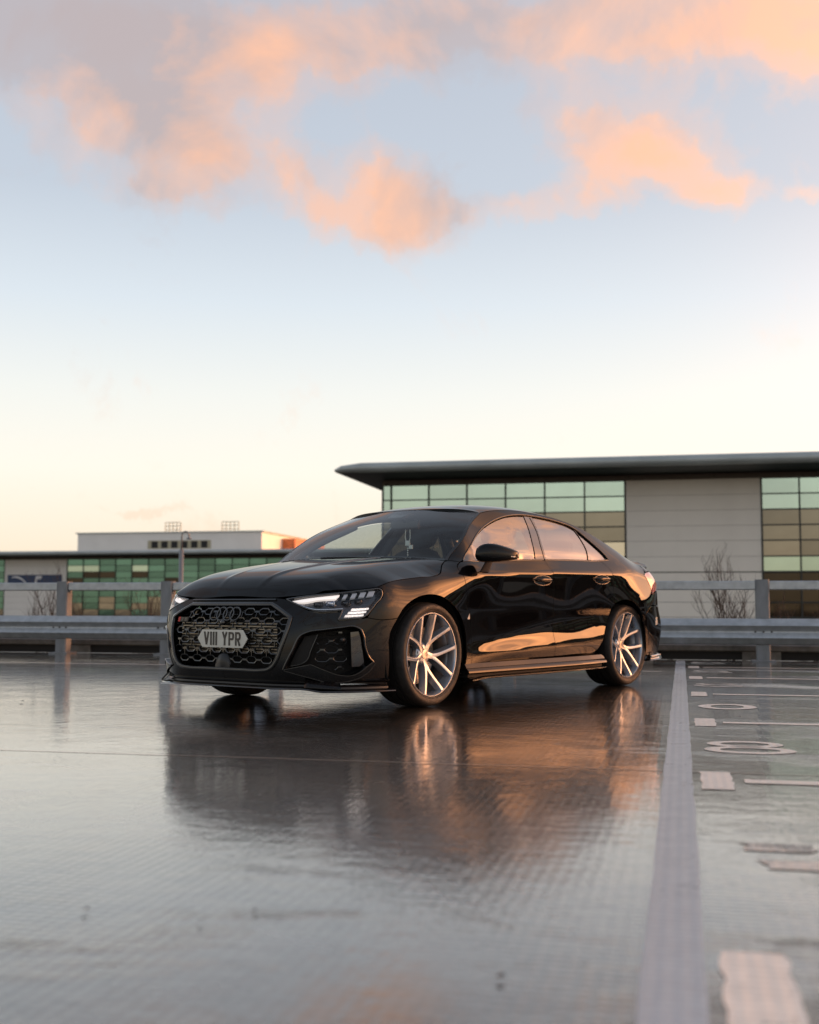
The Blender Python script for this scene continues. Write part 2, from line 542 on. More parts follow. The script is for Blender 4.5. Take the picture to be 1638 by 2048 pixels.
R19=[(.10,-.12),(.2,-.06),(.34,-.01),(.48,.0),(.60,-.01),(.70,-.03),(.80,-.045),(.90,-.05),(.96,-.05),(1.0,-.07)]
PROF={0:FRONT0,1:FRONT0,2:FRONT0,3:CORN,4:CORN,5:FEN6,6:FEN6,7:FEN7,8:[(z,d-.005) for z,d in FEN8],9:DOOR,10:DOOR,11:DOOR,12:DOORX,13:Q13,14:Q14,15:R15,16:R16,17:R19,18:R19,19:R19}
_c=np.array(PLAN,float)
# chord-length param, symmetric continuation at ends for C2
_u=np.concatenate([[0],np.cumsum(np.hypot(*np.diff(_c,axis=0).T))])
_ext=np.concatenate([[_c[2]*[1,-1],_c[1]*[1,-1]],_c,[_c[-2]*[1,-1],_c[-3]*[1,-1]]])
_ue=np.concatenate([[-_u[2],-_u[1]],_u,[2*_u[-1]-_u[-2],2*_u[-1]-_u[-3]]])
PX=Spl(_ue,_ext[:,0]);PY=Spl(_ue,_ext[:,1]);UMAX=_u[-1]
_prof=[Spl(*np.array(PROF[i]).T) for i in range(len(PLAN))]
_uD=np.concatenate([[-_u[1]],_u,[2*_u[-1]-_u[-2]]])
def _op(ue):
    n=len(ue);h=np.diff(ue);A=np.zeros((n,n));B=np.zeros((n,n));A[0,0]=A[-1,-1]=1
    for i in range(1,n-1):
        A[i,i-1]=h[i-1];A[i,i]=2*(h[i-1]+h[i]);A[i,i+1]=h[i]
        B[i,i+1]=6/h[i];B[i,i]=-6/h[i]-6/h[i-1];B[i,i-1]=6/h[i-1]
    return np.linalg.solve(A,B)
_OP=_op(_uD)
_WZL=lambda u: .298+.0433*(u-1.94)
_WZC=Spl([1.4,1.83,2.284,2.969,3.8,4.6],[.775,.801,.828,.853,.868,.868])
_WZB=Spl([1.4,1.9,2.6,2.96,3.8,4.6],[.875,.900,.931,.947,.968,.975])
def warp(u,z):
    """the creases and the belt climb towards the tail: heights are measured against them"""
    w=np.clip((u-1.45)/.42,0,1)*np.clip((4.62-u)/.40,0,1);w=w*w*(3-2*w)
    zl=.325+(_WZL(u)-.325)*w;zc=.84+(_WZC(u)-.84)*w;zb=.945+(_WZB(u)-.945)*w
    zf=.46+(zl+np.interp(u,[1.5,1.94,2.95,3.6,4.6],[.06,.075,.135,.165,.135])-.46)*w
    r=np.where(z<zl,z*.325/zl,0.0)
    for z0,z1,t0,t1 in ((zl,zf,.325,.46),(zf,.60,.46,.60),(.60,zc,.60,.84),(zc,zb,.84,.945),(zb,1.42,.945,1.42)):
        r=np.where(z>=z0,t0+(z-z0)*(t1-t0)/(z1-z0),r)
    return r
def D(u,z):
    u=np.asarray(u,float);z=warp(u,np.asarray(z,float))
    vals=np.stack([p(z) for p in _prof])        # stations x N
    ue=_uD;v=np.concatenate([vals[1:2],vals,vals[-2:-1]]);n=len(ue);h=np.diff(ue);M=_OP@v
    i=np.clip(np.searchsorted(ue,u)-1,0,n-2);j=np.arange(len(u));hh=h[i];a=(ue[i+1]-u)/hh;b=(u-ue[i])/hh
    return a*v[i,j]+b*v[i+1,j]+((a**3-a)*M[i,j]+(b**3-b)*M[i+1,j])*hh*hh/6
def shell(u,z):
    u=np.atleast_1d(np.asarray(u,float));z=np.atleast_1d(np.asarray(z,float))
    u,z=np.broadcast_arrays(u,z);sh=u.shape;u=u.ravel();z=z.ravel()
    sg=np.where(u<0,-1.0,1.0);u=abs(u)
    e=1e-4;tx=PX(u+e)-PX(u-e);ty=PY(u+e)-PY(u-e);l=np.hypot(tx,ty)
    nx,ny=ty/l,-tx/l
    d=D(u,z)
    return np.stack([PX(u)+nx*d,sg*(PY(u)+ny*d),z],-1).reshape(sh+(3,))


# ------------------------------------------------------------------ panels cut out of a surface
def curve(pts, closed=False, step=.02):
    """smooth line through points; a third item of 1 marks a corner"""
    P = [np.array(p[:2], float) for p in pts]
    K = [len(p) > 2 and p[2] for p in pts]
    n = len(P)
    out = []
    for i in range(n if closed else n - 1):
        p1, p2 = P[i], P[(i + 1) % n]
        p0 = P[i - 1] if (closed or i > 0) and not K[i] else p1
        p3 = P[(i + 2) % n] if (closed or i + 2 < n) and not K[(i + 1) % n] else p2
        d = np.hypot(*(p2 - p1))
        # scaled tangents keep short and long spans from overshooting
        def tan(a, b, c):
            l0, l1 = np.hypot(*(b - a)), np.hypot(*(c - b))
            if l0 < 1e-9 or l1 < 1e-9:
                return (c - a)
            return ((b - a) / l0 * l1 + (c - b) / l1 * l0) / (l0 + l1) * d
        m1 = tan(p0, p1, p2) if not np.allclose(p0, p1) else (p2 - p1)
        m2 = tan(p1, p2, p3) if not np.allclose(p3, p2) else (p2 - p1)
        k = max(1, int(math.ceil(d / step)))
        for j in range(k):
            t = j / k
            h = (2 * t**3 - 3 * t**2 + 1, t**3 - 2 * t**2 + t, -2 * t**3 + 3 * t**2, t**3 - t**2)
            out.append(h[0] * p1 + h[1] * m1 + h[2] * p2 + h[3] * m2)
    if not closed:
        out.append(P[-1])
    return np.array(out)


def inside(pts, poly):
    x, y = pts[:, 0], pts[:, 1]
    c = np.zeros(len(pts), bool)
    a = poly
    b = np.roll(poly, -1, 0)
    for (x0, y0), (x1, y1) in zip(a, b):
        m = ((y0 > y) != (y1 > y))
        if m.any():
            xx = x0 + (y - y0) * (x1 - x0) / ((y1 - y0) if y1 != y0 else 1e-12)
            c ^= m & (x < xx)
    return c


def area(p):
    x, y = p.T
    return .5 * np.sum(x * np.roll(y, -1) - y * np.roll(x, -1))


def inset(poly, d):
    """move a closed boundary inwards by d"""
    if d == 0:
        return poly
    s = 1 if area(poly) > 0 else -1
    e0 = poly - np.roll(poly, 1, 0)
    e1 = np.roll(poly, -1, 0) - poly
    e0 /= np.linalg.norm(e0, axis=1)[:, None] + 1e-12
    e1 /= np.linalg.norm(e1, axis=1)[:, None] + 1e-12
    n0 = np.stack([-e0[:, 1], e0[:, 0]], 1)
    n1 = np.stack([-e1[:, 1], e1[:, 0]], 1)
    n = n0 + n1
    n /= np.maximum((n * n0).sum(1)[:, None], .6)
    return poly + n * d * s * 1.0


def dedupe(p):
    k = np.linalg.norm(p - np.roll(p, 1, 0), axis=1) > 1e-4
    return p[k]


def surf(F, a, b, off=0.0, e=2e-3):
    P = F(a, b)
    n = np.cross(F(a + e, b) - F(a - e, b), F(a, b + e) - F(a, b - e))
    n /= np.linalg.norm(n, axis=-1)[:, None] + 1e-12
    c = P - np.stack([P[:, 0] * .75 - .3, P[:, 1] * 0, P[:, 2] * 0 + .45], 1)
    if np.sum((n * c).sum(1)) < 0:
        n = -n
    return P + n * off, n


def panel(name, poly, F, mat, parent, h=.022, holes=(), gap=.0026, rim=.014, off=0.0, sides=(1,), smooth_rim=False):
    """a sheet cut from surface F(a, b) along a closed outline, its edges folded inwards"""
    loops = [dedupe(inset(np.asarray(poly, float), gap))] + [dedupe(inset(np.asarray(q, float), -gap)) for q in holes]
    bp = np.concatenate(loops)
    lo, hi = loops[0].min(0), loops[0].max(0)
    gx, gy = np.meshgrid(np.arange(lo[0] + h * .5, hi[0], h), np.arange(lo[1] + h * .5, hi[1], h), indexing='ij')
    g = np.stack([gx.ravel(), gy.ravel()], 1)
    ok = inside(g, loops[0])
    for q in loops[1:]:
        ok &= ~inside(g, q)
    g = g[ok]
    if len(g):
        dmin = np.full(len(g), 9.0)
        for i in range(0, len(bp), 400):
            dmin = np.minimum(dmin, np.sqrt(((g[:, None] - bp[None, i:i + 400]) ** 2).sum(-1)).min(1))
        g = g[dmin > h * .45]
    edges = []
    k = 0
    for q in loops:
        n = len(q)
        edges += [(k + i, k + (i + 1) % n) for i in range(n)]
        k += n
    V = np.concatenate([bp, g]) if len(g) else bp
    r = delaunay_2d_cdt([Vector(p) for p in V], edges, [], 0, 1e-6)
    v2 = np.array([tuple(p) for p in r[0]])
    tr = np.array([tuple(f) for f in r[2]])
    cen = v2[tr].mean(1)
    ok = inside(cen, loops[0])
    for q in loops[1:]:
        ok &= ~inside(cen, q)
    tr = tr[ok]
    P, nrm = surf(F, v2[:, 0], v2[:, 1], off)
    fn = np.cross(P[tr[:, 1]] - P[tr[:, 0]], P[tr[:, 2]] - P[tr[:, 0]])
    flip = (fn * nrm[tr[:, 0]]).sum(1) < 0
    tr[flip] = tr[flip][:, ::-1]
    VV, NN, FF = [P], [nrm], [tr.tolist()]
    base = len(P)
    if rim:
        for li, q in enumerate(loops):
            B, n = surf(F, q[:, 0], q[:, 1], off)
            t = np.roll(B, -1, 0) - np.roll(B, 1, 0)
            w = np.cross(t, n)
            w /= np.linalg.norm(w, axis=1)[:, None] + 1e-12
            qi = inset(q, .002 if li == 0 else -.002)
            Bi, _ = surf(F, qi[:, 0], qi[:, 1], off)
            if ((B - Bi) * w).sum() < 0:
                w = -w
            # a small rounded fold, then the flange
            ring = [(B, n), (B - n * .0012, (n + w * .8)), (B - n * .0016, w), (B - n * rim, w)]
            m = len(q)
            for R, N_ in ring:
                VV.append(R)
                NN.append(N_ / (np.linalg.norm(N_, axis=1)[:, None] + 1e-12))
            f0 = np.cross(B[1] - B[0], -n[0])
            fwd = (f0 * w[0]).sum() > 0
            for s in range(3):
                for i in range(m):
                    j = (i + 1) % m
                    fq = (base + s * m + i, base + s * m + j, base + (s + 1) * m + j, base + (s + 1) * m + i)
                    FF.append([fq if fwd else fq[::-1]])
            base += 4 * m
    V3 = np.concatenate(VV)
    N3 = np.concatenate(NN)
    faces = [tuple(f) for q in FF for f in q]
    allv, alln, allf = [], [], []
    for sd in sides:
        s = np.array([1, sd, 1.0])
        k = sum(len(x) for x in allv)
        allv.append(V3 * s)
        alln.append(N3 * s)
        allf += [tuple(i + k for i in (f if sd > 0 else f[::-1])) for f in faces]
    return mesh_obj(name, np.concatenate(allv), allf, mat, parent, True, np.concatenate(alln))


def strip(name, line, F, mat, parent, width=.01, height=.008, off=0.0, sides=(1,), closed=False):
    """a moulding of rounded section laid along a line on surface F"""
    q = np.asarray(line, float)
    B, n = surf(F, q[:, 0], q[:, 1], off)
    t = (np.roll(B, -1, 0) - np.roll(B, 1, 0))
    if not closed:
        t[0], t[-1] = B[1] - B[0], B[-1] - B[-2]
    w = np.cross(t, n)
    w /= np.linalg.norm(w, axis=1)[:, None] + 1e-12
    sec = [(-.5, -.6), (-.5, .45), (-.38, .85), (0, 1.0), (.38, .85), (.5, .45), (.5, -.6)]
    v, f = [], []
    m = len(sec)
    for i in range(len(B)):
        for a, b in sec:
            v.append(B[i] + w[i] * a * width + n[i] * b * height)
    for i in range(len(B) if closed else len(B) - 1):
        j = (i + 1) % len(B)
        for k in range(m - 1):
            f.append((i * m + k, i * m + k + 1, j * m + k + 1, j * m + k))
    if not closed:
        f += [tuple(range(m)), tuple((len(B) - 1) * m + k for k in range(m))[::-1]]
    v = np.array(v)
    allv, allf = [], []
    for sd in sides:
        kk = len(allv)
        allv += list(v * [1, sd, 1])
        allf += [tuple(i + kk for i in (q if sd > 0 else q[::-1])) for q in f]
    o = mesh_obj(name, allv, allf, mat, parent, True)
    return shade_auto(o, 50)


# ------------------------------------------------------------------ the car
CAR = thing('car', 'glossy black four-door saloon parked on the wet deck, headlight lit', 'car')
BOTH = (1, -1)


def uz(name):
    return [tuple(p) for p in UZ[name]]


def corner(p):
    return (p[0], p[1], 1)


def plane_fn(origin, ea, eb):
    o, a_, b_ = (np.array(v, float) for v in (origin, ea, eb))
    return lambda a, b: o + np.asarray(a)[..., None] * a_ + np.asarray(b)[..., None] * b_


# ---- outlines shared between neighbouring panels
HOODSIDE = [(1.038, .724), (1.126, .752), (1.298, .776), (1.457, .792), (1.58, .803), (1.632, .816), (1.69, .848), (1.745, .878), (1.802, .901)]
DOOR_F = [(1.915, .900), (1.868, .880), (1.842, .858), (1.842, .836), (1.848, .804), (1.857, .738), (1.875, .684), (1.892, .62), (1.918, .525), (1.93, .40), (1.932, .308), (1.941, .226)]
SPLIT = [(2.962, .947), (2.955, .906), (2.962, .862), (2.966, .82), (2.972, .66), (2.964, .515), (2.958, .408), (2.968, .345), (2.990, .262)]
DOOR_R = [(3.804, .968), (3.845, .925), (3.862, .885), (3.858, .837), (3.866, .718), (3.848, .653), (3.828, .603)]
DOOR_B = [(1.941, .226), (2.5, .246), (2.990, .262), (3.50, .266)]
DOOR_RB = [(3.50, .266), (3.59, .276), (3.645, .305), (3.668, .345), (3.73, .44), (3.80, .535), (3.828, .603)]
ARCH_F = [(1.102, .40), (1.110, .452), (1.165, .543), (1.218, .602), (1.295, .646), (1.372, .672), (1.470, .684), (1.580, .671), (1.665, .640), (1.745, .595), (1.803, .545), (1.845, .487), (1.868, .42), (1.872, .33), (1.865, .215)]
ARCH_R = [(3.828, .603), (3.862, .628), (3.92, .652), (3.995, .668), (4.07, .671), (4.15, .657), (4.235, .615), (4.30, .560), (4.345, .49)]
BELT = [(1.915, .900), (2.25, .916), (2.605, .931), (2.962, .947), (3.35, .958), (3.804, .968)]
DLO_TOP = [(3.945, .985), (3.932, 1.01), (3.862, 1.082), (3.752, 1.163), (3.688, 1.208), (3.61, 1.236), (3.48, 1.259), (3.32, 1.276), (3.16, 1.284), (3.02, 1.284), (2.885, 1.275), (2.725, 1.253), (2.535, 1.207), (2.34, 1.139), (2.115, 1.022), (1.945, .908)]
GUTTER = [(2.457, 1.262), (2.6, 1.287), (2.8, 1.306), (3.0, 1.314), (3.25, 1.307), (3.5, 1.282), (3.75, 1.236), (3.95, 1.18), (4.15, 1.112), (4.32, 1.05), (4.43, 1.012), (4.545, .985)]
APILLAR = [(1.833, .908), (2.02, 1.034), (2.197, 1.147), (2.457, 1.262)]
RBUMP = [(4.345, .49), (4.36, .56), (4.40, .585), (4.49, .635)]

# ---- bonnet, roof, boot and glass as surfaces of their own
_hs = shell(*np.array(HOODSIDE).T)
_zc = Spl([-.45, -.2, 0, .15, .32, .45, .56, .65, .72, .77, .80, .818], [.955, .933, .912, .893, .868, .846, .824, .799, .770, .733, .698, .662])
_ye = Spl([-.4, -.1, .1, .3, .5, .85], [.865, .872, .862, .845, .828, .80])
_ze = Spl([-.4, -.2, -.05, .06, .216, .384, .469, .6, .85], [.905, .86, .808, .792, .776, .752, .726, .70, .66])


def _soft(t, k):
    return np.log1p(np.exp(np.clip(t / k, -40, 40))) * k


def hood0(x, y):
    ay = abs(y)
    s = .022 * (ay / .365) ** 2
    ye, ze = _ye(x), _ze(x)
    t = ay / ye
    w = _zc(x + .022 * (ye / .365) ** 2) - ze
    hh = .10 * t ** 2 + .90 * (_soft(t - .70, .045) - _soft(t - 1.0, .02) * .25) / .30
    # the raised centre between two sharp creases
    yc = .165 + .10 * (.82 - x) + .10 * np.clip((.45 - x), 0, 2) ** 1.5
    dome = .011 * (1 - 1 / (1 + np.exp(-(ay - yc) / .012))) * np.clip((.83 - x) / .25, 0, 1)
    rid = .0045 * np.exp(-((ay - yc) / .022) ** 2) * np.clip((.83 - x) / .2, 0, 1)
    return _zc(x + s) - w * hh + dome * .6 + rid


_he = np.concatenate([np.array([(.806, .365, .660), (.79, .47, .668), (.74, .612, .684), (.60, .728, .702)]), _hs])
_hx = _he[::-1, 0]
_hc = (_he[:, 2] - hood0(_he[:, 0], _he[:, 1]))[::-1]
_hy = _he[::-1, 1]


def hood(x, y):
    x = np.asarray(x, float)
    y = np.asarray(y, float)
    c = np.interp(x, _hx, _hc)
    t = abs(y) / np.interp(x, _hx, _hy)
    return np.stack([x, y, hood0(x, y) + c * np.clip(t, 0, 1.05) ** 6], -1)


_wbc = shell(1.833, .908)[0]
_wtc = shell(2.457, 1.262)[0]


_ape = shell(*curve(APILLAR, step=.01).T)
_apl = np.concatenate([[0], np.cumsum(np.linalg.norm(np.diff(_ape, axis=0), axis=1))])
_apl /= _apl[-1]


def windscreen(a, b):
    a = np.asarray(a, float)
    b = np.asarray(b, float)
    ed = [np.interp(b, _apl, _ape[:, k]) for k in range(3)]
    lo = np.minimum(b, 0)
    ed = [e + lo * (_ape[3, k] - _ape[0, k]) / (_apl[3] - _apl[0]) for k, e in enumerate(ed)]
    bow = .030 * np.sin(np.pi * np.clip(b, 0, 1))
    cx = -.20 + (-.845 + .20) * b + bow * .5
    cz = .936 + (1.304 - .936) * b + bow * .87
    s = a * a
    return np.stack([cx + (ed[0] - cx) * s, ed[1] * a, cz + (ed[2] - cz) * s], -1)


_gut = shell(*curve(GUTTER, step=.03).T)
_gx, _gy, _gz = _gut[::-1].T
_zr = Spl([-3.1, -2.8, -2.5, -2.25, -2.0, -1.7, -1.4, -1.1, -.95, -.845, -.7], [1.02, 1.11, 1.22, 1.295, 1.342, 1.367, 1.370, 1.350, 1.327, 1.304, 1.26])


def roof(x, y):
    x = np.asarray(x, float)
    y = np.asarray(y, float)
    ye, ze, zr = np.interp(x, _gx, _gy), np.interp(x, _gx, _gz), _zr(x)
    t = abs(y) / ye
    return np.stack([x, y, zr - (zr - ze) * (.55 * t ** 2 + .45 * t ** 5)], -1)


def boot(x, y):
    x = np.asarray(x, float)
    y = np.asarray(y, float)
    zc = np.interp(x, [-3.66, -3.60, -3.55, -3.45, -3.3, -3.1, -2.95], [1.0, 1.035, 1.034, 1.018, 1.012, 1.018, 1.03])
    ye = np.interp(x, [-3.66, -3.5, -3.3, -3.1, -2.9], [.60, .62, .68, .715, .725])
    t = abs(y) / ye
    return np.stack([x, y, zc - .055 * t ** 4 - .01 * t ** 2], -1)


# ---- painted panels
def outline(*runs):
    """joins runs of points into one closed outline; each run is smooth, its ends are corners"""
    out = []
    for r in runs:
        c = curve(r, step=.014)
        out += list(c[:-1])
    return np.array(out)


rev = lambda r: list(reversed(r))
bon = [(-.20, 0), (-.215, .25), (-.25, .5), (float(_hs[-1, 0]), float(_hs[-1, 1]))]
bon_side = [tuple(p[:2]) for p in _hs[::-1]]
bon_front = [(float(_hs[0, 0]), float(_hs[0, 1])), (.60, .728), (.70, .648), (.74, .612), (.77, .54), (.803, .38), (.815, .2), (.818, 0)]
_half = np.concatenate([curve(bon, step=.02)[:-1], curve(bon_side, step=.02)[:-1], curve(bon_front, step=.02)])
bon_poly = np.concatenate([_half, (_half * [1, -1])[::-1][1:-1]])
panel('bonnet', bon_poly, hood, 'paint', CAR, h=.02, rim=.02, gap=.004)

hl = [(.431, .653), (.668, .678), (.872, .697), (1.0, .712), (1.045, .716), (1.066, .708), (1.070, .692), (.962, .560), (.935, .547), (.781, .532), (.812, .585), (.678, .577), (.622, .588)]
HL_REAR = [(1.038, .720), (1.068, .712), (1.074, .692), (1.02, .625), (.965, .556), (.958, .544)]
BCUT = [(.958, .544), (1.043, .532), (1.110, .535), (1.162, .541)]
GRILLE = [(0, .622), (.2, .622), (.345, .622, 1), (.43, .585), (.508, .546, 1), (.492, .47), (.455, .36), (.428, .295), (.40, .262), (.365, .244), (.32, .238), (.15, .236), (0, .236)]

for sd in BOTH:
    panel('front_wing', outline(HOODSIDE, [HOODSIDE[-1], (1.833, .908)], [(1.833, .908), (1.915, .900)], DOOR_F, [DOOR_F[-1], (1.865, .215)], rev(ARCH_F)[:-2] , [ARCH_F[2], (1.162, .541)], rev(BCUT), rev(HL_REAR)), shell, 'paint', CAR, sides=(sd,))
    fd = panel('front_door', outline(BELT[:4], SPLIT, rev(DOOR_B[:3]), rev(DOOR_F)), shell, 'paint', CAR, sides=(sd,))
    rd = panel('rear_door', outline(BELT[3:], DOOR_R, rev(DOOR_RB), rev(DOOR_B[2:]), rev(SPLIT)), shell, 'paint', CAR, sides=(sd,))
    panel('body_side', outline(APILLAR, GUTTER, [GUTTER[-1], (4.60, .962), (4.63, .935)], [(4.63, .935), (4.57, .905), (4.50, .880)], [(4.50, .880), (4.525, .82), (4.56, .76), (4.555, .70), (4.49, .635)], rev(RBUMP), rev(ARCH_R), rev(DOOR_R), [DOOR_R[0], (3.88, .975), (3.945, .985)], DLO_TOP, [DLO_TOP[-1], (1.915, .900)], [(1.915, .900), (1.833, .908)]), shell, 'paint', CAR, sides=(sd,))
    # glass and its black mouldings
    wf = [(1.955, .912, 1), (2.12, 1.015), (2.345, 1.130), (2.54, 1.198), (2.728, 1.244), (2.888, 1.266), (3.018, 1.274, 1), (2.957, 1.150), (2.897, 1.039), (2.848, .951, 1), (2.60, .941), (2.25, .925)]
    wr = [(3.148, 1.275, 1), (3.315, 1.267), (3.468, 1.250), (3.59, 1.227), (3.655, 1.203, 1), (3.668, 1.155), (3.672, 1.081), (3.645, 1.013), (3.622, .972, 1), (3.35, .966), (3.008, .957, 1), (3.032, 1.026), (3.087, 1.147)]
    wq = [(3.68, 1.203, 1), (3.742, 1.158), (3.85, 1.080), (3.925, 1.005), (3.932, .992, 1), (3.88, .981), (3.636, .976, 1), (3.66, 1.015), (3.688, 1.081), (3.684, 1.155)]
    panel('window', curve(wf, True, .014), shell, 'side_glass', fd, off=-.008, gap=0, rim=.004, sides=(sd,), h=.03)
    panel('window', curve(wr, True, .014), shell, 'privacy_glass', rd, off=-.008, gap=0, rim=.004, sides=(sd,), h=.03)
    panel('quarter_window', curve(wq, True, .014), shell, 'privacy_glass', CAR, off=-.008, gap=0, rim=.004, sides=(sd,), h=.03)
    pil = [(2.858, .950, 1), (2.905, 1.039), (2.965, 1.150), (3.028, 1.276, 1), (3.138, 1.277, 1), (3.077, 1.147), (3.022, 1.026), (2.998, .955, 1)]
    panel('door_pillar', curve(pil, True, .014), shell, 'gloss_black', CAR, off=-.004, gap=0, rim=.01, sides=(sd,))
    strip('pillar_seam', curve([(2.975, .955), (3.0, 1.03), (3.06, 1.15), (3.10, 1.27)], step=.02), shell, 'matte_black', CAR, .004, .002, -.003, (sd,))
    bar = [(3.624, .973, 1), (3.65, 1.014), (3.680, 1.081), (3.676, 1.155), (3.66, 1.206, 1), (3.676, 1.204, 1), (3.68, 1.155), (3.684, 1.081), (3.657, 1.015), (3.634, .975, 1)]
    panel('window_divider', curve(bar, True, .014), shell, 'satin_black', rd, off=-.003, gap=0, rim=.01, sides=(sd,))
    strip('window_moulding', np.concatenate([curve(rev(DLO_TOP), step=.02)]), shell, 'satin_black', CAR, .011, .006, .0, (sd,))
    strip('waist_moulding', curve([(1.94, .903), (2.25, .919), (2.605, .935), (2.95, .950)], step=.03), shell, 'satin_black', fd, .012, .004, -.003, (sd,))
    strip('waist_moulding', curve([(2.975, .951), (3.35, .961), (3.80, .971), (3.94, .982)], step=.03), shell, 'satin_black', rd, .012, .004, -.003, (sd,))
    # the small black sail that carries the mirror corner
    sail = [(1.948, .909, 1), (2.05, .972), (2.118, 1.012, 1), (2.105, .96), (2.098, .918, 1)]
    panel('mirror_sail', curve(sail, True, .012), shell, 'gloss_black', fd, off=-.003, gap=0, rim=.006, sides=(sd,))
    # wing vent: pale reflector piece behind the front wheel
    vent = [(1.885, .540, 1), (1.908, .566, 1), (1.908, .532, 1), (1.882, .531, 1)]
    panel('wing_marker', curve(vent, True, .008), shell, 'reflector', CAR, off=.002, gap=0, rim=.003, sides=(sd,), h=.01)

# front bumper: both halves in one skin
bum = outline([(0, .165), (.35, .165), (.64, .168), (.85, .165), (1.128, .150)], [(1.128, .150), (1.120, .26), (1.102, .40)], ARCH_F[:3], [ARCH_F[2], (1.162, .541)], rev(BCUT), [(.958, .544), (.935, .540)], [(.935, .540), (.781, .525)], [(.781, .525), (.808, .578)], [(.808, .578), (.678, .570), (.618, .582)], [(.618, .582), (.52, .622), (.425, .652)], [(.425, .652), (.36, .657), (.15, .656), (0, .655)], [(0, .655), (0, .622)], GRILLE[:3], GRILLE[2:5], GRILLE[4:], [(0, .236), (0, .165)])
intake = [(.470, .247, 1), (.523, .349), (.579, .448), (.615, .464), (.70, .477), (.797, .489), (.885, .494), (.914, .480), (.935, .441), (.952, .36), (.979, .31), (1.005, .289, 1), (.999, .268), (.958, .231), (.907, .202), (.851, .186), (.753, .179), (.619, .208)]
int_poly = curve(intake, True, .012)
panel('front_bumper', bum, shell, 'paint', CAR, holes=[int_poly], rim=.03, gap=.0018, sides=BOTH, h=.018)

panel('roof', np.concatenate([(lambda q: np.concatenate([q, (q * [1, -1])[::-1][1:-1]]))(np.concatenate([
    curve([(-.85, 0), (-.856, .3), (float(_wtc[0]) - .004, float(_wtc[1]) - .012)], step=.02)[:-1],
    curve([(float(x), float(y) - .004) for x, y in zip(*[np.interp(np.linspace(-.93, -2.40, 14), _gx, g) for g in (_gx, _gy)])], step=.03)[:-1],
    curve([(-2.40, float(np.interp(-2.40, _gx, _gy)) - .004), (-2.36, .4), (-2.33, 0)], step=.02)]))]), roof, 'paint', CAR, h=.04, rim=.02, gap=.001)
panel('rear_window', (lambda q: np.concatenate([q, (q * [1, -1])[::-1][1:-1]]))(np.concatenate([
    curve([(-2.335, 0), (-2.365, .4), (-2.42, .645)], step=.02)[:-1], curve([(-2.42, .645), (-2.75, .655), (-3.02, .64)], step=.03)[:-1], curve([(-3.02, .64), (-3.06, .4), (-3.09, 0)], step=.03)])), roof, 'rear_glass', CAR, h=.05, rim=.006, gap=.001, off=-.004)
for sd in BOTH:
    panel('rear_pillar', np.concatenate([curve([(-2.40, .652), (-2.75, .662), (-3.03, .645)], step=.03)[:-1], curve([(-3.03, .645), (-3.0, .70), (-2.99, .725)], step=.02)[:-1], curve([(float(x), float(np.interp(x, _gx, _gy)) - .002) for x in np.linspace(-2.99, -2.40, 9)], step=.03)[:-1], curve([(-2.40, float(np.interp(-2.40, _gx, _gy)) - .002), (-2.40, .652)], step=.02)]), roof, 'paint', CAR, h=.03, rim=.015, gap=.0005, sides=(sd,))
panel('boot_lid', (lambda q: np.concatenate([q, (q * [1, -1])[::-1][1:-1]]))(np.concatenate([
    curve([(-3.07, 0), (-3.045, .4), (-3.01, .70)], step=.02)[:-1], curve([(-3.01, .70), (-3.2, .69), (-3.42, .635), (-3.52, .57)], step=.03)[:-1], curve([(-3.52, .57), (-3.58, .35), (-3.62, 0)], step=.03)])), boot, 'paint', CAR, h=.03, rim=.03, gap=.0015)
_rb = [(4.455, .873), (4.475, .82), (4.52, .76), (4.53, .70), (4.49, .635)]
for sd in BOTH:
    panel('tail_lamp', outline([(4.505, .878), (4.58, .897), (4.68, .905), (5.0, .905), (5.35, .90)], [(5.35, .90), (5.34, .80)], [(5.34, .80), (4.9, .775), (4.66, .745), (4.565, .72)], [(4.565, .72), (4.563, .76), (4.53, .82), (4.505, .878)]), shell, 'red_lamp', CAR, off=.001, sides=(sd,))
panel('boot_panel', outline([(5.36, .985), (5.757, .99)], [(5.757, .99), (5.757, .62)], [(5.757, .62), (5.2, .62), (4.495, .632)], [(4.495, .632), (4.558, .70), (4.56, .715)], [(4.56, .715), (4.66, .738), (4.9, .77), (5.35, .795)], [(5.35, .795), (5.36, .905)], [(5.36, .905), (5.0, .91), (4.68, .91), (4.585, .903)], [(4.585, .903), (4.63, .94), (4.9, .975), (5.36, .985)]), shell, 'paint', CAR, sides=BOTH)
panel('rear_bumper', outline([(4.345, .49), (4.36, .555), (4.40, .58), (4.49, .63)], [(4.49, .63), (5.2, .615), (5.757, .615)], [(5.757, .615), (5.757, .22)], [(5.757, .22), (5.2, .22), (4.7, .20), (4.45, .185)], [(4.45, .185), (4.42, .30), (4.385, .40), (4.345, .49)]), shell, 'paint', CAR, sides=BOTH)

# windscreen with its black edge, scuttle
q = [(-.985, .0, 1), (-.985, .35), (-.985, .72), (-.97, .985, 1), (0, .99), (.97, .985, 1), (.985, .72), (.985, .35), (.985, 0, 1), (0, 0)]
panel('windscreen', curve(q, True, .05), windscreen, 'windscreen_glass', CAR, h=.05, rim=.004, gap=0)


def wsband(name, a0, a1, b0, b1, mat='satin_black', off=-.002):
    poly = [(a0, b0, 1), ((a0 + a1) / 2, b0), (a1, b0, 1), (a1, (b0 + b1) / 2), (a1, b1, 1), ((a0 + a1) / 2, b1), (a0, b1, 1), (a0, (b0 + b1) / 2)]
    return panel(name, curve(poly, True, .03), windscreen, mat, CAR, h=.05, rim=.004, gap=0, off=off)


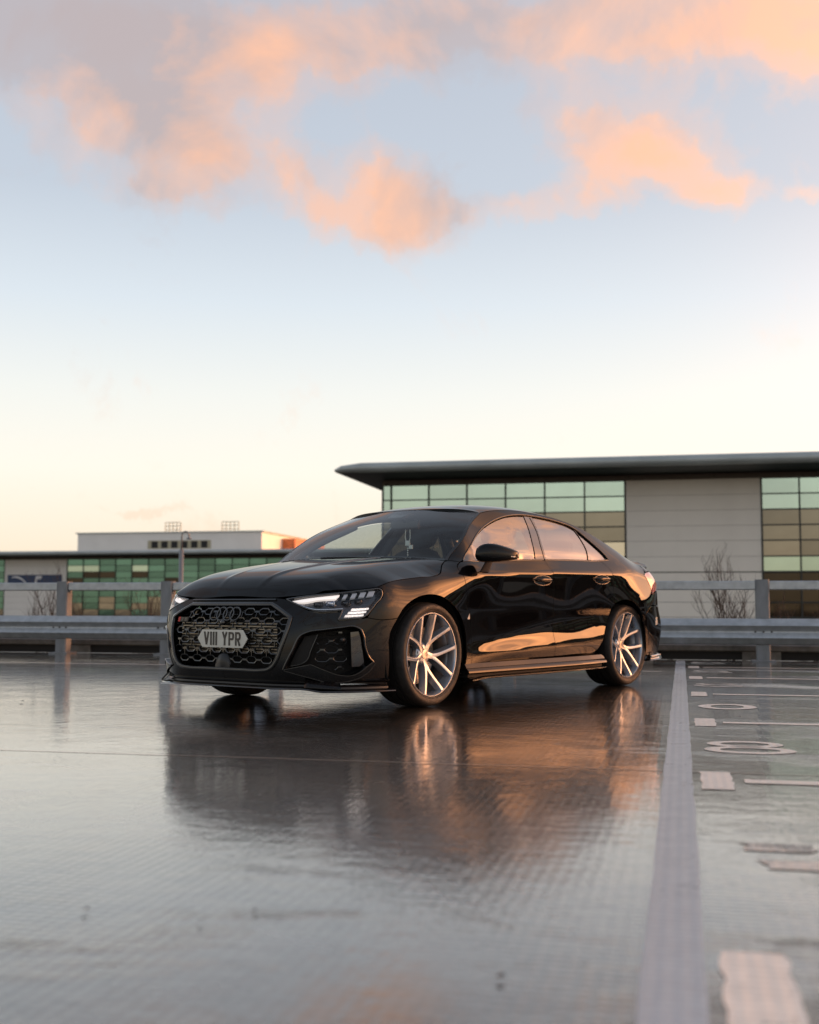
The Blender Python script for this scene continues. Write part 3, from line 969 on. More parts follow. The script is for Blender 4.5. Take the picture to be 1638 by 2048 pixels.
for sd in (1, -1):
    wsband('windscreen_border', .972 * sd, 1.0 * sd, 0, 1, 'satin_black', .001)
wsband('windscreen_border', -.97, .97, -.02, .035, 'satin_black', -.003)
wsband('windscreen_border', -.97, .97, .975, 1.0, 'satin_black', .001)
mb = MB()
c = [tuple(p) for p in windscreen(np.linspace(-.98, .98, 25), np.full(25, -.02))]
v = []
for p in c:
    v += [(p[0] - .03, p[1], p[2] - .004), (p[0] + .09, p[1], p[2] - .022), (p[0] + .09, p[1], p[2] - .10), (p[0] - .03, p[1], p[2] - .10)]
f = [(i * 4 + k, i * 4 + (k + 1) % 4, i * 4 + 4 + (k + 1) % 4, i * 4 + 4 + k) for i in range(24) for k in range(4)]
mb.add(v, f)
mb.build('scuttle', 'matte_black', CAR)
for sgn, (a0, a1) in ((1, (.55, -.25)), (-1, (-.12, -.80))):
    w = [tuple(p + np.array([.012, 0, .012])) for p in windscreen(np.linspace(a0, a1, 9), np.linspace(-.045, -.02, 9))]
    MB().tube(w, .007, 6).build('wiper', 'matte_black', CAR)

# ---- dark structure behind the panels
mb = MB()
mb.box(-.42, .56, -.56, .56, .17, .63)
mb.box(-2.20, -.42, -.80, .80, .19, .80)
mb.box(-3.40, -2.20, -.56, .56, .20, .80)
mb.box(-3.45, -3.04, -.62, .62, .26, .90)
mb.build('inner_structure', 'matte_black', CAR)
for cx, zc_, rr in ((.03, .319, .395), (-2.62, .319, .385)):
    for sd in BOTH:
        pr = [(rr, .86), (rr, .56), (.05, .56)]
        v, f = lathe([(r, y * sd) for r, y in pr], 36, cx=cx, cz=zc_, a0=-.35, a1=math.pi + .35)
        mesh_obj('wheel_well', v, f, 'matte_black', CAR, True)

# ---- grille
gpoly = curve(GRILLE, step=.012)
gfull = np.concatenate([gpoly, (gpoly * [-1, 1])[::-1][1:-1]])
G_ = thing('grille', parent=CAR)
strip('grille_frame', np.concatenate([gpoly, (gpoly * [-1, 1])[::-1][1:-1]]), shell, 'grille_trim', G_, .022, .010, .0, closed=True)
strip('frame_edge', inset(gfull, .010), shell, 'frame_trim', G_, .0035, .004, .006, closed=True)
strip('bonnet_slot_bar', curve([(-.36, .645), (-.15, .6455), (.15, .6455), (.36, .645)], step=.05), shell, 'grille_trim', G_, .010, .006, .004)


def ring_cell(name, uc, zc, a, b, F, poly, parent, mat, off, tw=.0048, th=.014, cut=.006, sd=1):
    """one elongated honeycomb opening; only what lies inside the outline is built"""
    o = [(-a, 0), (-a * .93, b * .45), (-a * .55, b), (a * .55, b), (a * .93, b * .45), (a, 0), (a * .93, -b * .45), (a * .55, -b), (-a * .55, -b), (-a * .93, -b * .45)]
    P = np.array(o) + [uc, zc]
    I = np.array([(x * (1 - tw / a), y * (1 - tw / b)) for x, y in o]) + [uc, zc]
    ok = inside(P, inset(poly, cut))
    if ok.sum() < 3:
        return None
    n = len(o)
    if not ok.all():
        # keep the longest unbroken run of the loop
        best, run = [], []
        for i in list(range(n)) * 2:
            run = run + [i] if ok[i] and len(run) < n else []
            if len(run) > len(best):
                best = run
        ok = np.array([i in best for i in range(n)])
    Po, nn = surf(F, P[:, 0], P[:, 1], off)
    Pi, _ = surf(F, I[:, 0], I[:, 1], off - .002)
    v = np.concatenate([Po, Pi, Po - nn * th, Pi - nn * th]) * [1, sd, 1]
    f = []
    for i in range(n):
        j = (i + 1) % n
        if ok[i] and ok[j]:
            q = [(i, j, n + j, n + i), (n + i, n + j, 3 * n + j, 3 * n + i), (j, i, 2 * n + i, 2 * n + j)]
            f += q if sd > 0 else [t[::-1] for t in q]
    if not f:
        return None
    used = sorted({i for q in f for i in q})
    idx = {i: k for k, i in enumerate(used)}
    return mesh_obj(name, v[used], [tuple(idx[i] for i in q) for q in f], mat, parent)


def link_bar(mb, p, q, w, F, poly, off, th=.010, sd=1):
    p, q = np.array(p, float), np.array(q, float)
    if not inside(np.stack([p, q]), inset(poly, .006)).all():
        return
    t = (q - p) / np.linalg.norm(q - p)
    m = np.array([-t[1], t[0]]) * w / 2
    c = np.stack([p - m, q - m, q + m, p + m])
    P, n = surf(F, c[:, 0], c[:, 1], off - .001)
    mb.add([tuple(x) for x in np.concatenate([P, P - n * th]) * [1, sd, 1]], [(0, 1, 2, 3), (0, 4, 5, 1), (1, 5, 6, 2), (2, 6, 7, 3), (3, 7, 4, 0)])


PITCH_U, PITCH_Z = .116, .0575
for r in range(6):
    z = .584 - r * PITCH_Z
    for k in range(-6, 7):
        u = (k + (.5 if r % 2 == 0 else 0)) * PITCH_U
        if abs(z - .563) < .045 and abs(u) < .12:
            pass
        ring_cell('honeycomb_cell', u, z, .041, .0215, shell, gfull, G_, 'grille_trim', -.012, tw=.0055)
mb = MB()
for r in range(6):
    z = .584 - r * PITCH_Z
    for k in range(-6, 7):
        u = (k + (.5 if r % 2 == 0 else 0)) * PITCH_U
        link_bar(mb, (u + .041, z), (u + PITCH_U - .041, z), .011, shell, gfull, -.012)
        if r < 5:
            link_bar(mb, (u + PITCH_U / 2, z), (u + PITCH_U / 2, z - PITCH_Z + .0215), .004, shell, gfull, -.014)
tag(mb.build('honeycomb_links', 'grille_trim', G_), kind='stuff')
# behind the honeycomb: dark box, cooler with its fins
mb = MB().box(.60, .62, -.52, .52, .18, .64)
mb.build('grille_backing', 'matte_black', G_)
mb = MB()
P, n = surf(shell, np.linspace(-.41, .41, 30), np.full(30, .41), -.040)
for i in range(11):
    z0 = .335 + i * .0165
    v = []
    for p in P:
        v += [(p[0] - .004, p[1], z0), (p[0] + .006, p[1], z0 + .004), (p[0] + .006, p[1], z0 + .011), (p[0] - .004, p[1], z0 + .0155)]
    mb.add(v, [(a * 4 + k, a * 4 + 4 + k, a * 4 + 5 + k, a * 4 + 1 + k) for a in range(29) for k in range(3)])
shade_auto(mb.build('cooler_fins', 'intercooler', G_), 60)
# sensor cover at the bottom centre
P, n = surf(shell, np.linspace(-.062, .062, 9), np.full(9, .285), -.004)
v = []
for i, p in enumerate(P):
    s = 1 - abs(i - 4) / 4.0
    top = .272 + .062 * (1 - (abs(i - 4) / 4.0) ** 3)
    v += [(p[0] + .006 * s, p[1], .244), (p[0] + .016 * s, p[1], .275), (p[0] + .006 * s, p[1], top - .012), (p[0] - .012, p[1], top)]
f = [(i * 4 + k, i * 4 + 4 + k, i * 4 + 5 + k, i * 4 + 1 + k) for i in range(8) for k in range(3)]
mesh_obj('sensor_cover', v, f, 'satin_black', G_, True)
# the emblem: four interlocking rings
E_ = thing('ring_emblem', parent=G_)
for k in range(4):
    y0 = (k - 1.5) * .057
    P0, n0 = surf(shell, np.array([y0]), np.array([.560]), .010)
    c0 = P0[0]
    nn = Vector(n0[0]).normalized()
    up = Vector((0, 0, 1)) - nn * nn.z
    up.normalize()
    sdv = up.cross(nn)
    v, f = [], []
    NB, NS = 40, 8
    for i in range(NB):
        a = 2 * math.pi * i / NB
        d = sdv * math.cos(a) + up * math.sin(a)
        for j in range(NS):
            b = 2 * math.pi * j / NS
            v.append(tuple(Vector(c0) + d * (.0415 + .0045 * math.cos(b)) + nn * (.0055 * math.sin(b))))
    for i in range(NB):
        for j in range(NS):
            f.append((i * NS + j, ((i + 1) % NB) * NS + j, ((i + 1) % NB) * NS + (j + 1) % NS, i * NS + (j + 1) % NS))
    mesh_obj('ring', v, f, 'frame_trim', E_, True)
P0, _n = surf(shell, np.array([0.0]), np.array([.512]), .006)
v, f = lathe([(.0, .022), (.010, .020), (.016, .012), (.018, 0), (.018, -.01)], 20)
mesh_obj('front_camera', [(P0[0][0] + y, x, P0[0][2] + z) for x, y, z in v], f, 'gloss_black', G_, True)


# ---- flat lettering from strokes
def strokes(chars, h, w, gap, t):
    """block capitals as lists of quads in the plane; returns [(char, quads, x offset)]"""
    def seg(p, q, tt=t):
        p, q = np.array(p, float), np.array(q, float)
        d = (q - p) / np.linalg.norm(q - p)
        n = np.array([-d[1], d[0]]) * tt / 2
        return [tuple(p - n), tuple(q - n), tuple(q + n), tuple(p + n)]
    out = []
    x = 0.0
    for ch in chars:
        Q = []
        m = t / 2
        cw = w
        if ch == 'V':
            Q = [seg((m, h), (w / 2, m * .6)), seg((w / 2, m * .6), (w - m, h))]
        elif ch == 'I':
            cw = t
            Q = [seg((m, 0), (m, h))]
        elif ch == 'Y':
            Q = [seg((m, h), (w / 2, h * .48)), seg((w - m, h), (w / 2, h * .48)), seg((w / 2, h * .52), (w / 2, 0))]
        elif ch in 'PR':
            Q = [seg((m, 0), (m, h)), seg((m, h - m), (w - t, h - m)), seg((m, h * .47), (w - t, h * .47)), seg((w - m, h - t * 1.1), (w - m, h * .47 + t * .6)),
                 seg((w - t * 1.05, h - m), (w - m, h - t * 1.15)), seg((w - t * 1.05, h * .47), (w - m, h * .47 + t * .65))]
            if ch == 'R':
                Q.append(seg((w * .50, h * .46), (w - m, 0)))
        elif ch == 'S':
            Q = [seg((w, h - m), (0, h - m)), seg((m, h - m), (m, h / 2)), seg((0, h / 2), (w, h / 2)), seg((w - m, h / 2), (w - m, m)), seg((w, m), (0, m))]
        elif ch == '3':
            Q = [seg((0, h - m), (w, h - m)), seg((w - m, h), (w - m, 0)), seg((w * .2, h / 2), (w, h / 2)), seg((0, m), (w, m))]
        elif ch == ' ':
            x += gap * 3.2
            continue
        out.append((ch, Q, x))
        x += cw + gap
    return out, x - gap


PL = thing('number_plate', parent=CAR)
PL['label'] = 'short six-sided white plate reading VIII YPR'
XP, ZP = .914, .417
hexp = [(-.213, .0), (-.172, .0525), (.172, .0525), (.213, .0), (.172, -.0525), (-.172, -.0525)]
mb = MB()
mb.add([(XP, y, ZP + z) for y, z in hexp] + [(XP - .005, y, ZP + z) for y, z in hexp], [tuple(range(6)), tuple(range(11, 5, -1))] + [(i, 6 + i, 6 + (i + 1) % 6, (i + 1) % 6) for i in range(6)])
mb.build('plate_board', 'plate', PL)
mb = MB().box(XP - .035, XP - .006, -.16, .16, ZP - .04, ZP + .04)
mb.build('plate_bracket', 'matte_black', PL)
letters, tw_ = strokes('VIII YPR', .080, .045, .0105, .0122)
for ch, Q, x0 in letters:
    mb = MB()
    for si, qd in enumerate(Q):
        # reading direction seen from the front is towards -y ... +y reversed
        pts = [(-tw_ / 2 + x0 + p[0], p[1] - .040) for p in qd]
        mb.add([(XP + .0030 + .00012 * si, p[0], ZP + p[1]) for p in pts] + [(XP + .0002, p[0], ZP + p[1]) for p in pts], [(0, 1, 2, 3), (0, 4, 5, 1), (1, 5, 6, 2), (2, 6, 7, 3), (3, 7, 4, 0)])
    mb.build('plate_letter', 'plate_char', PL)

# small badge at the far upper corner of the grille
B_ = thing('grille_badge', parent=G_)
P0, n0 = surf(shell, np.array([-.405, -.345]), np.array([.527, .527]), .004)
pa, pb = P0
ex = (pb - pa) / np.linalg.norm(pb - pa)


def badge(pts, mat, name, d=.004):
    mb = MB()
    V = [pa + ex * a + np.array([0, 0, b]) for a, b in pts]
    N_ = n0[0] * d
    m = len(pts)
    mb.add([tuple(x + N_) for x in V] + [tuple(x - N_) for x in V], [tuple(range(m)), tuple(range(2 * m - 1, m - 1, -1))] + [(i, m + i, m + (i + 1) % m, (i + 1) % m) for i in range(m)])
    return mb.build(name, mat, B_)


badge([(-.028, -.014), (-.006, -.014), (.006, .014), (-.016, .014)], 'red_text', 'badge_flash')
badge([(-.004, -.014), (.078, -.014), (.088, .014), (.008, .014)], 'satin_black', 'badge_block')
for ch, Q, x0 in strokes('RS', .018, .024, .008, .0050)[0]:
    for qd in Q:
        badge([(.012 + x0 + p[0] + p[1] * .3, p[1] - .009) for p in qd], 'frame_trim', 'badge_letter', .0052 + .0002 * Q.index(qd))

# ---- headlights
for sd in BOTH:
    H_ = thing('headlight', parent=CAR)
    hp = [(.436, .652, 1), (.668, .6765), (.872, .6955), (1.0, .7105), (1.043, .7145), (1.062, .707), (1.064, .690), (1.01, .622), (.958, .562, 1), (.935, .549), (.85, .540), (.786, .535, 1), (.800, .562), (.812, .590, 1), (.74, .583), (.678, .581), (.63, .590), (.53, .622)]
    hpo = curve(hp, True, .012)
    panel('housing', inset(hpo, -.006), shell, 'lamp_inner', H_, off=-.045, gap=0, rim=0, sides=(sd,))
    # walls of the lamp bowl
    B0, n0 = surf(shell, hpo[:, 0], hpo[:, 1], -.002)
    B1, _ = surf(shell, hpo[:, 0], hpo[:, 1], -.046)
    m = len(hpo)
    v = np.concatenate([B0, B1]) * [1, sd, 1]
    mesh_obj('lamp_bowl', v, [(i, (i + 1) % m, m + (i + 1) % m, m + i) for i in range(m)], 'gloss_black', H_, True)
    strip('lamp_border', hpo, shell, 'gloss_black', H_, .008, .003, -.001, (sd,), closed=True)
    panel('lens', hpo, shell, 'lens', H_, off=-.001, gap=.003, rim=0, sides=(sd,), h=.03)
    # running light: bright blade along the top inner edge
    drl = [(.478, .6475, 1), (.60, .662), (.70, .673), (.806, .684, 1), (.782, .664, 1), (.776, .660, 1), (.68, .654), (.55, .638)]
    panel('running_light', curve(drl, True, .012), shell, 'led', H_, off=-.014, gap=0, rim=.02, sides=(sd,), h=.012)
    for k in range(4):
        u0 = .818 + k * .050
        q = [(u0, .662 + k * .0035, 1), (u0 + .022 + .006 * k, .664 + k * .0035, 1), (u0 + .040 + .006 * k, .689 + k * .0055, 1), (u0 + .018, .687 + k * .0055, 1)]
        panel('light_segment', curve(q, True, .01), shell, 'led_dim', H_, off=-.016, gap=0, rim=.02, sides=(sd,), h=.012)
    # lower lip of the inner lamp
    strip('lamp_lip', curve([(.50, .640), (.585, .612), (.64, .598), (.72, .596), (.82, .601)], step=.015), shell, 'lamp_chrome', H_, .005, .004, -.020, (sd,))
    # projector pods
    for uc, zc, r in ((.66, .630, .020), (.745, .636, .022), (.84, .640, .021), (.915, .648, .017)):
        P0, n = surf(shell, np.array([uc]), np.array([zc]), -.030)
        c0 = Vector(P0[0] * [1, sd, 1])
        ax = Vector((.93, .36 * sd, 0)).normalized()
        s1 = ax.cross(Vector((0, 0, 1))).normalized()
        u1 = s1.cross(ax)
        v, f = [], []
        prof = [(1.25, -.018), (1.15, .002), (1.0, .004), (.95, -.006), (.62, .006), (.25, .010), (0.0, .011)]
        for i in range(16):
            a = 2 * math.pi * i / 16
            for rr, dd in prof:
                # slightly squared, wider than tall
                ca, sa = math.cos(a), math.sin(a)
                k = 1 / max(abs(ca), abs(sa)) ** .55
                v.append(tuple(c0 + (s1 * ca * 1.25 + u1 * sa * .75) * rr * r * k * .9 + ax * dd))
        kk = len(prof)
        f = [(i * kk + j, ((i + 1) % 16) * kk + j, ((i + 1) % 16) * kk + j + 1, i * kk + j + 1) for i in range(16) for j in range(kk - 1)]
        shade_auto(mesh_obj('projector', v, f, 'lamp_chrome' if uc in (.745,) else 'lamp_inner', H_, True), 50)
    # block of lit pixels at the lower outer corner
    for row in range(3):
        for cidx in range(5):
            t0 = cidx / 5.0
            t1 = (cidx + .86) / 5.0
            zz0 = .600 - row * .0190
            ul, ur = .868 - row * .020, .975 - row * .0165
            q = [(ul + (ur - ul) * t0, zz0 - .0100 + .004 * t0, 1), (ul + (ur - ul) * t1, zz0 - .0100 + .004 * t1, 1), (ul + (ur - ul) * t1 + .004, zz0 + .004 * t1, 1), (ul + (ur - ul) * t0 + .004, zz0 + .004 * t0, 1)]
            panel('light_pixel', curve(q, True, .012), shell, 'led', H_, off=-.012 - .002 * (cidx % 2), gap=0, rim=.02, sides=(sd,), h=.012)
    # washer cover on the bumper below
    wsh = [(.608, .556, 1), (.696, .554, 1), (.682, .522), (.650, .511), (.590, .507), (.586, .512)]
    strip('washer_seam', curve(wsh, True, .01), shell, 'matte_black', CAR, .0028, .0012, .0, (sd,), closed=True)

    # ---- side intakes
    I_ = thing('side_intake', parent=CAR)
    panel('intake_backing', inset(int_poly, -.02), shell, 'matte_black', I_, off=-.11, gap=0, rim=0, sides=(sd,), h=.04)
    B0, n0 = surf(shell, int_poly[:, 0], int_poly[:, 1], -.028)
    B1, _ = surf(shell, *(inset(int_poly, .012).T), -.11)
    m = len(int_poly)
    v = np.concatenate([B0, B1]) * [1, sd, 1]
    mesh_obj('intake_wall', v, [(i, (i + 1) % m, m + (i + 1) % m, m + i) for i in range(m)], 'satin_black', I_, True)
    strip('intake_frame', int_poly[:int(len(int_poly) * .60)], shell, 'grille_trim', I_, .012, .007, -.002, (sd,))
    hole = curve([(.66, .455, 1), (.70, .462), (.85, .470, 1), (.868, .36), (.875, .245, 1), (.80, .222), (.72, .245), (.63, .285, 1), (.645, .36)], True, .012)
    PU, PZ = .112, .052
    mb = MB()
    for r in range(6):
        z = .462 - r * PZ
        for k in range(4):
            u = .640 + (k + (.5 if r % 2 else 0)) * PU
            ring_cell('honeycomb_cell', u, z, .044, .0205, shell, hole, I_, 'frame_trim' if False else 'grille_trim', -.055, tw=.0035, th=.012, cut=0, sd=sd)
            link_bar(mb, (u + .044, z), (u + PU - .044, z), .010, shell, hole, -.055, sd=sd)
    tag(mb.build('honeycomb_links', 'grille_trim', I_), kind='stuff')
    bl = [(.862, .462, 1), (.915, .466, 1), (.937, .36), (.958, .262, 1), (.876, .258, 1), (.868, .36)]
    panel('intake_blade', curve(bl, True, .012), shell, 'gloss_black', I_, off=-.022, gap=0, rim=.05, sides=(sd,), h=.02)
    du = [(.588, .440, 1), (.663, .446, 1), (.628, .36), (.600, .292), (.565, .276), (.492, .258, 1), (.54, .35)]
    panel('duct_wall', curve(du, True, .012), shell, 'matte_black', I_, off=-.045, gap=0, rim=.03, sides=(sd,), h=.02)
    strip('duct_edge', curve([(.667, .448), (.63, .36), (.602, .293), (.585, .281), (.50, .258)], step=.015), shell, 'frame_trim', I_, .0035, .003, -.040, (sd,))
    can = [(.474, .246, 1), (.56, .262), (.632, .279, 1), (.714, .244), (.80, .216), (.874, .216), (.925, .239), (.96, .266), (.998, .292, 1), (1.012, .284, 1), (.981, .243), (.909, .197), (.851, .182), (.753, .174), (.619, .204)]
    panel('intake_lip', curve(can, True, .012), shell, 'paint', I_, off=.009, gap=0, rim=.03, sides=(sd,), h=.016)
    strip('lip_edge', curve([(.478, .243), (.619, .205), (.753, .175), (.851, .183), (.909, .198), (.981, .244), (1.010, .282)], step=.015), shell, 'grille_trim', I_, .005, .004, .010, (sd,))
    strip('lip_edge', curve([(.48, .248), (.632, .278)], step=.015), shell, 'grille_trim', I_, .005, .004, .009, (sd,))
    strip('lip_edge', curve([(.632, .278), (.714, .244), (.80, .216), (.874, .216), (.925, .239), (.96, .266), (.998, .292)], step=.015), shell, 'grille_trim', I_, .005, .004, .009, (sd,))
    # parking sensor in the intake
    P0, n = surf(shell, np.array([.815]), np.array([.418]), -.040)
    v, f = lathe([(0, .012), (.010, .010), (.013, .004), (.013, -.02)], 14)
    mesh_obj('parking_sensor', [tuple((P0[0] + np.array([y, x, z])) * [1, sd, 1]) for x, y, z in v], f, 'plastic_grey', I_, True)
    # rear reflector in the bumper corner
    q = [(4.60, .470, 1), (4.66, .475, 1), (4.645, .535, 1), (4.615, .53, 1)]
    panel('rear_reflector', curve(q, True, .012), shell, 'reflector', CAR, off=.003, gap=0, rim=.004, sides=(sd,), h=.02)

# lower bumper lip and splitter
def sweep(name, us, sec, mat, parent, sides=BOTH, zfun=None, taper=None, ang=40):
    """sec: (offset outwards, height). swept round the plan line of the car"""
    us = np.asarray(us, float)
    v = []
    k = len(sec)
    for i, u in enumerate(us):
        e = 1e-3
        p = np.array([PX(np.array([u]))[0], PY(np.array([u]))[0]])
        t = np.array([PX(np.array([u + e]))[0], PY(np.array([u + e]))[0]]) - p
        t /= np.linalg.norm(t)
        n = np.array([t[1], -t[0]])
        s = taper(u) if taper else (1.0, 0.0)
        for d, z in sec:
            q = p + n * (d * s[0] + s[1])
            v.append((q[0], q[1], z + (zfun(u) if zfun else 0)))
    f = [(i * k + j, i * k + (j + 1) % k, (i + 1) * k + (j + 1) % k, (i + 1) * k + j) for i in range(len(us) - 1) for j in range(k)]
    f += [tuple(range(k - 1, -1, -1)), tuple((len(us) - 1) * k + j for j in range(k))]
    v = np.array(v)
    allv, allf = [], []
    for sd in sides:
        kk = len(allv)
        allv += list(v * [1, sd, 1])
        allf += [tuple(i + kk for i in (q if sd > 0 else q[::-1])) for q in f]
    o = mesh_obj(name, allv, allf, mat, parent, True)
    return shade_auto(o, ang)


uu = np.concatenate([np.linspace(0, .62, 16), np.linspace(.64, 1.13, 20)])
step_z = lambda u: -.016 * min(1, max(0, (u - .60) / .09))
sweep('bumper_skirt', uu, [(-.16, .185), (-.022, .192), (-.012, .183), (-.020, .172), (-.035, .165), (-.16, .160)], 'paint', CAR)
sweep('front_splitter', uu, [(-.14, .148), (-.01, .152), (.022, .147), (.034, .142), (.036, .137), (.030, .133), (-.14, .130)], 'gloss_black', CAR, zfun=step_z, taper=lambda u: (1.0, -.004 + .012 * min(1, max(0, (u - .55) / .25))))
sweep('splitter_mount', uu, [(-.14, .168), (-.040, .168), (-.030, .160), (-.028, .150), (-.14, .146)], 'satin_black', CAR, zfun=step_z)
# upright winglets at the splitter's outer ends
for sd in BOTH:
    us_ = np.linspace(.60, .80, 9)
    v = []
    for i, u in enumerate(us_):
        t = i / 8
        P0, n = surf(shell, np.array([u]), np.array([.19]), .002)
        p = P0[0]
        q = p + n[0] * .045
        v += [(p[0], p[1] * sd, .205 - .03 * t), (q[0], q[1] * sd, .152 - .012 * t), (q[0], q[1] * sd, .142 - .012 * t), (p[0], p[1] * sd, .195 - .03 * t)]
    f = [(i * 4 + k, i * 4 + (k + 1) % 4, i * 4 + 4 + (k + 1) % 4, i * 4 + 4 + k) for i in range(8) for k in range(4)] + [(0, 1, 2, 3), (35, 34, 33, 32)]
    mesh_obj('splitter_winglet', v, f, 'paint', CAR, True)

# side skirts
for sd in BOTH:
    us_ = np.linspace(1.862, 3.74, 48)
    zf = lambda u: .006 * (u - 1.862) / 1.88
    def tp(u):
        return (1.0, -.012 * max(0, (u - 3.45) / .3) ** 2 - .02 * max(0, (u - 3.3) / .45))
    sweep('sill', us_, [(-.10, .275), (-.020, .250), (-.004, .222), (-.010, .205), (-.045, .198), (-.10, .198)], 'paint', CAR, (sd,), zf, tp)
    sweep('side_skirt', us_, [(-.07, .214), (-.002, .218), (.012, .205), (.016, .192), (.004, .184), (-.03, .180), (-.07, .176)], 'paint', CAR, (sd,), zf, tp)
    us2 = np.linspace(1.885, 3.70, 40)
    flick = lambda u: zf(u) - .012 * math.exp(-((u - 1.885) / .10) ** 2)
    sweep('skirt_blade', us2, [(-.06, .172), (.020, .166), (.030, .160), (.030, .154), (.02, .150), (-.06, .150)], 'gloss_black', CAR, (sd,), flick, tp)
    sweep('skirt_channel', us2, [(-.10, .182), (-.012, .182), (-.012, .162), (-.10, .162)], 'matte_black', CAR, (sd,), zf, tp)

# rear diffuser flick
sweep('rear_diffuser', np.linspace(4.47, 5.757, 30), [(-.14, .27), (-.02, .235), (.0, .22), (.012, .20), (.0, .185), (-.14, .17)], 'gloss_black', CAR)
for sd in BOTH:
    P0, n = surf(shell, np.linspace(4.44, 4.72, 8), np.full(8, .22), .0)
    v = []
    for i, p in enumerate(P0):
        q = p + n[i] * .05
        v += [(p[0], p[1] * sd, .235), (q[0], q[1] * sd, .222 + .012 * i / 7), (q[0], q[1] * sd, .212 + .012 * i / 7), (p[0], p[1] * sd, .195)]
    f = [(i * 4 + k, i * 4 + (k + 1) % 4, i * 4 + 4 + (k + 1) % 4, i * 4 + 4 + k) for i in range(7) for k in range(4)] + [(0, 1, 2, 3), (31, 30, 29, 28)]
    mesh_obj('rear_winglet', v, f, 'gloss_black', CAR, True)
    MB().tube([(-3.40, .52 * sd, .25), (-3.66, .52 * sd, .25)], .055, 20, caps=False).build('exhaust', 'satin_black', CAR, True)
P0, n0 = surf(boot, np.linspace(-3.60, -3.60, 2), np.array([0, .1]), 0)

# ---- door handles
for sd in BOTH:
    for par, uc, zc in (('front_door', 2.818, .797), ('rear_door', 3.688, .821)):
        pr = [o for o in CAR.children if o.name.split('.')[0] == par][0 if sd > 0 else 1]
        el = [(uc + .118 * math.cos(a), zc + .034 * math.sin(a)) for a in np.linspace(0, 2 * math.pi, 40, endpoint=False)]
        panel('handle_bowl', np.array(el), shell, 'gloss_black', pr, off=.0012, gap=0, rim=.004, sides=(sd,), h=.02)
        strip('handle_rim', np.array(el), shell, 'gloss_black', pr, .004, .002, .001, (sd,), closed=True)
        us_ = np.linspace(uc - .108, uc + .108, 19)
        v = []
        for i, u in enumerate(us_):
            t = (i - 9) / 9
            P0, n = surf(shell, np.array([u]), np.array([zc + .004]), .002 + .030 * (1 - t ** 4))
            hh = .015 * (1 - .55 * t * t)
            for a in range(10):
                b = 2 * math.pi * a / 10
                w = P0[0] + n[0] * math.cos(b) * .009 + np.array([0, 0, 1]) * math.sin(b) * hh
                v.append(tuple(w * [1, sd, 1]))
        f = [(i * 10 + k, i * 10 + (k + 1) % 10, i * 10 + 10 + (k + 1) % 10, i * 10 + 10 + k) for i in range(18) for k in range(10)]
        mesh_obj('handle', v, f, 'paint', pr, True)

# ---- door mirrors
for sd in BOTH:
    M_ = thing('door_mirror', parent=CAR)
    # sections from the inner end to the outer tip: centre x, y, z, half height, half depth
    S_ = [(-.512, .868, .945, .026, .034), (-.516, .878, .946, .044, .052), (-.530, .903, .950, .058, .066), (-.556, .934, .953, .063, .072), (-.592, .968, .953, .060, .070), (-.630, .998, .951, .051, .063), (-.668, 1.024, .949, .040, .053), (-.698, 1.043, .947, .030, .042), (-.716, 1.053, .946, .022, .030)]
    cs = np.array(S_)
    if sd < 0:      # folded in against the door
        cs = np.stack([-.66 - (cs[:, 1] - .868) * 1.0, .885 + (cs[:, 1] - .868) * .25, cs[:, 2], cs[:, 3], cs[:, 4] * .7], 1)
    tt = np.linspace(0, len(S_) - 1, 33)
    cs = np.stack([Spl(np.arange(len(S_)), cs[:, k])(tt) for k in range(5)], 1)
    v = []
    NA = 28
    for i, (x, y, z, hh, dd) in enumerate(cs):
        for a in range(NA):
            b = 2 * math.pi * a / NA
            ca, sa = math.cos(b), math.sin(b)
            p = .66
            cx_ = math.copysign(abs(ca) ** p, ca) * dd
            cz_ = math.copysign(abs(sa) ** p, sa) * hh * (1.10 if sa > 0 else .86)
            # a level feature line a little below the middle of the shell
            bul = .006 * math.exp(-((cz_ + .004) / .008) ** 2) * (1 if ca > 0 else 0)
            v.append((x + cx_ + bul, (y + .30 * cx_) * sd, z + cz_))
    n = len(cs)
    f = [(i * NA + k, i * NA + (k + 1) % NA, (i + 1) * NA + (k + 1) % NA, (i + 1) * NA + k) for i in range(n - 1) for k in range(NA)]
    f += [tuple(range(NA - 1, -1, -1)), tuple((n - 1) * NA + k for k in range(NA))]
    if sd < 0:
        f = [q[::-1] for q in f]
    mesh_obj('mirror_shell', v, f, 'paint', M_, True)
    v = []
    for t in np.linspace(0, 1, 9):
        x = -.530 - .03 * t
        c0 = np.array([-.585 + .018 * t, .870 + .058 * t, .828 + .085 * t])
        for a in range(14):
            b = 2 * math.pi * a / 14
            v.append(tuple((c0 + np.array([math.cos(b) * (.058 - .018 * t), math.sin(b) * .016 * 1.0, math.sin(b) * .012])) * [1, sd, 1]))
    f = [(i * 14 + k, i * 14 + (k + 1) % 14, (i + 1) * 14 + (k + 1) % 14, (i + 1) * 14 + k) for i in range(8) for k in range(14)]
    mesh_obj('mirror_stalk', v, f, 'satin_black', M_, True)
    P0 = cs[26:31]
    mb = MB()
    v = []
    for x, y, z, hh, dd in P0:
        v += [(x + dd * .98, (y + .3 * dd) * sd, z - .004), (x + dd * 1.02, (y + .3 * dd + .001) * sd, z - .009), (x + dd * .98, (y + .3 * dd) * sd, z - .014)]
    mb.add(v, [(i * 3 + k, i * 3 + k + 1, i * 3 + 4 + k, i * 3 + 3 + k) for i in range(4) for k in range(2)])
    mb.build('mirror_repeater', 'reflector', M_)


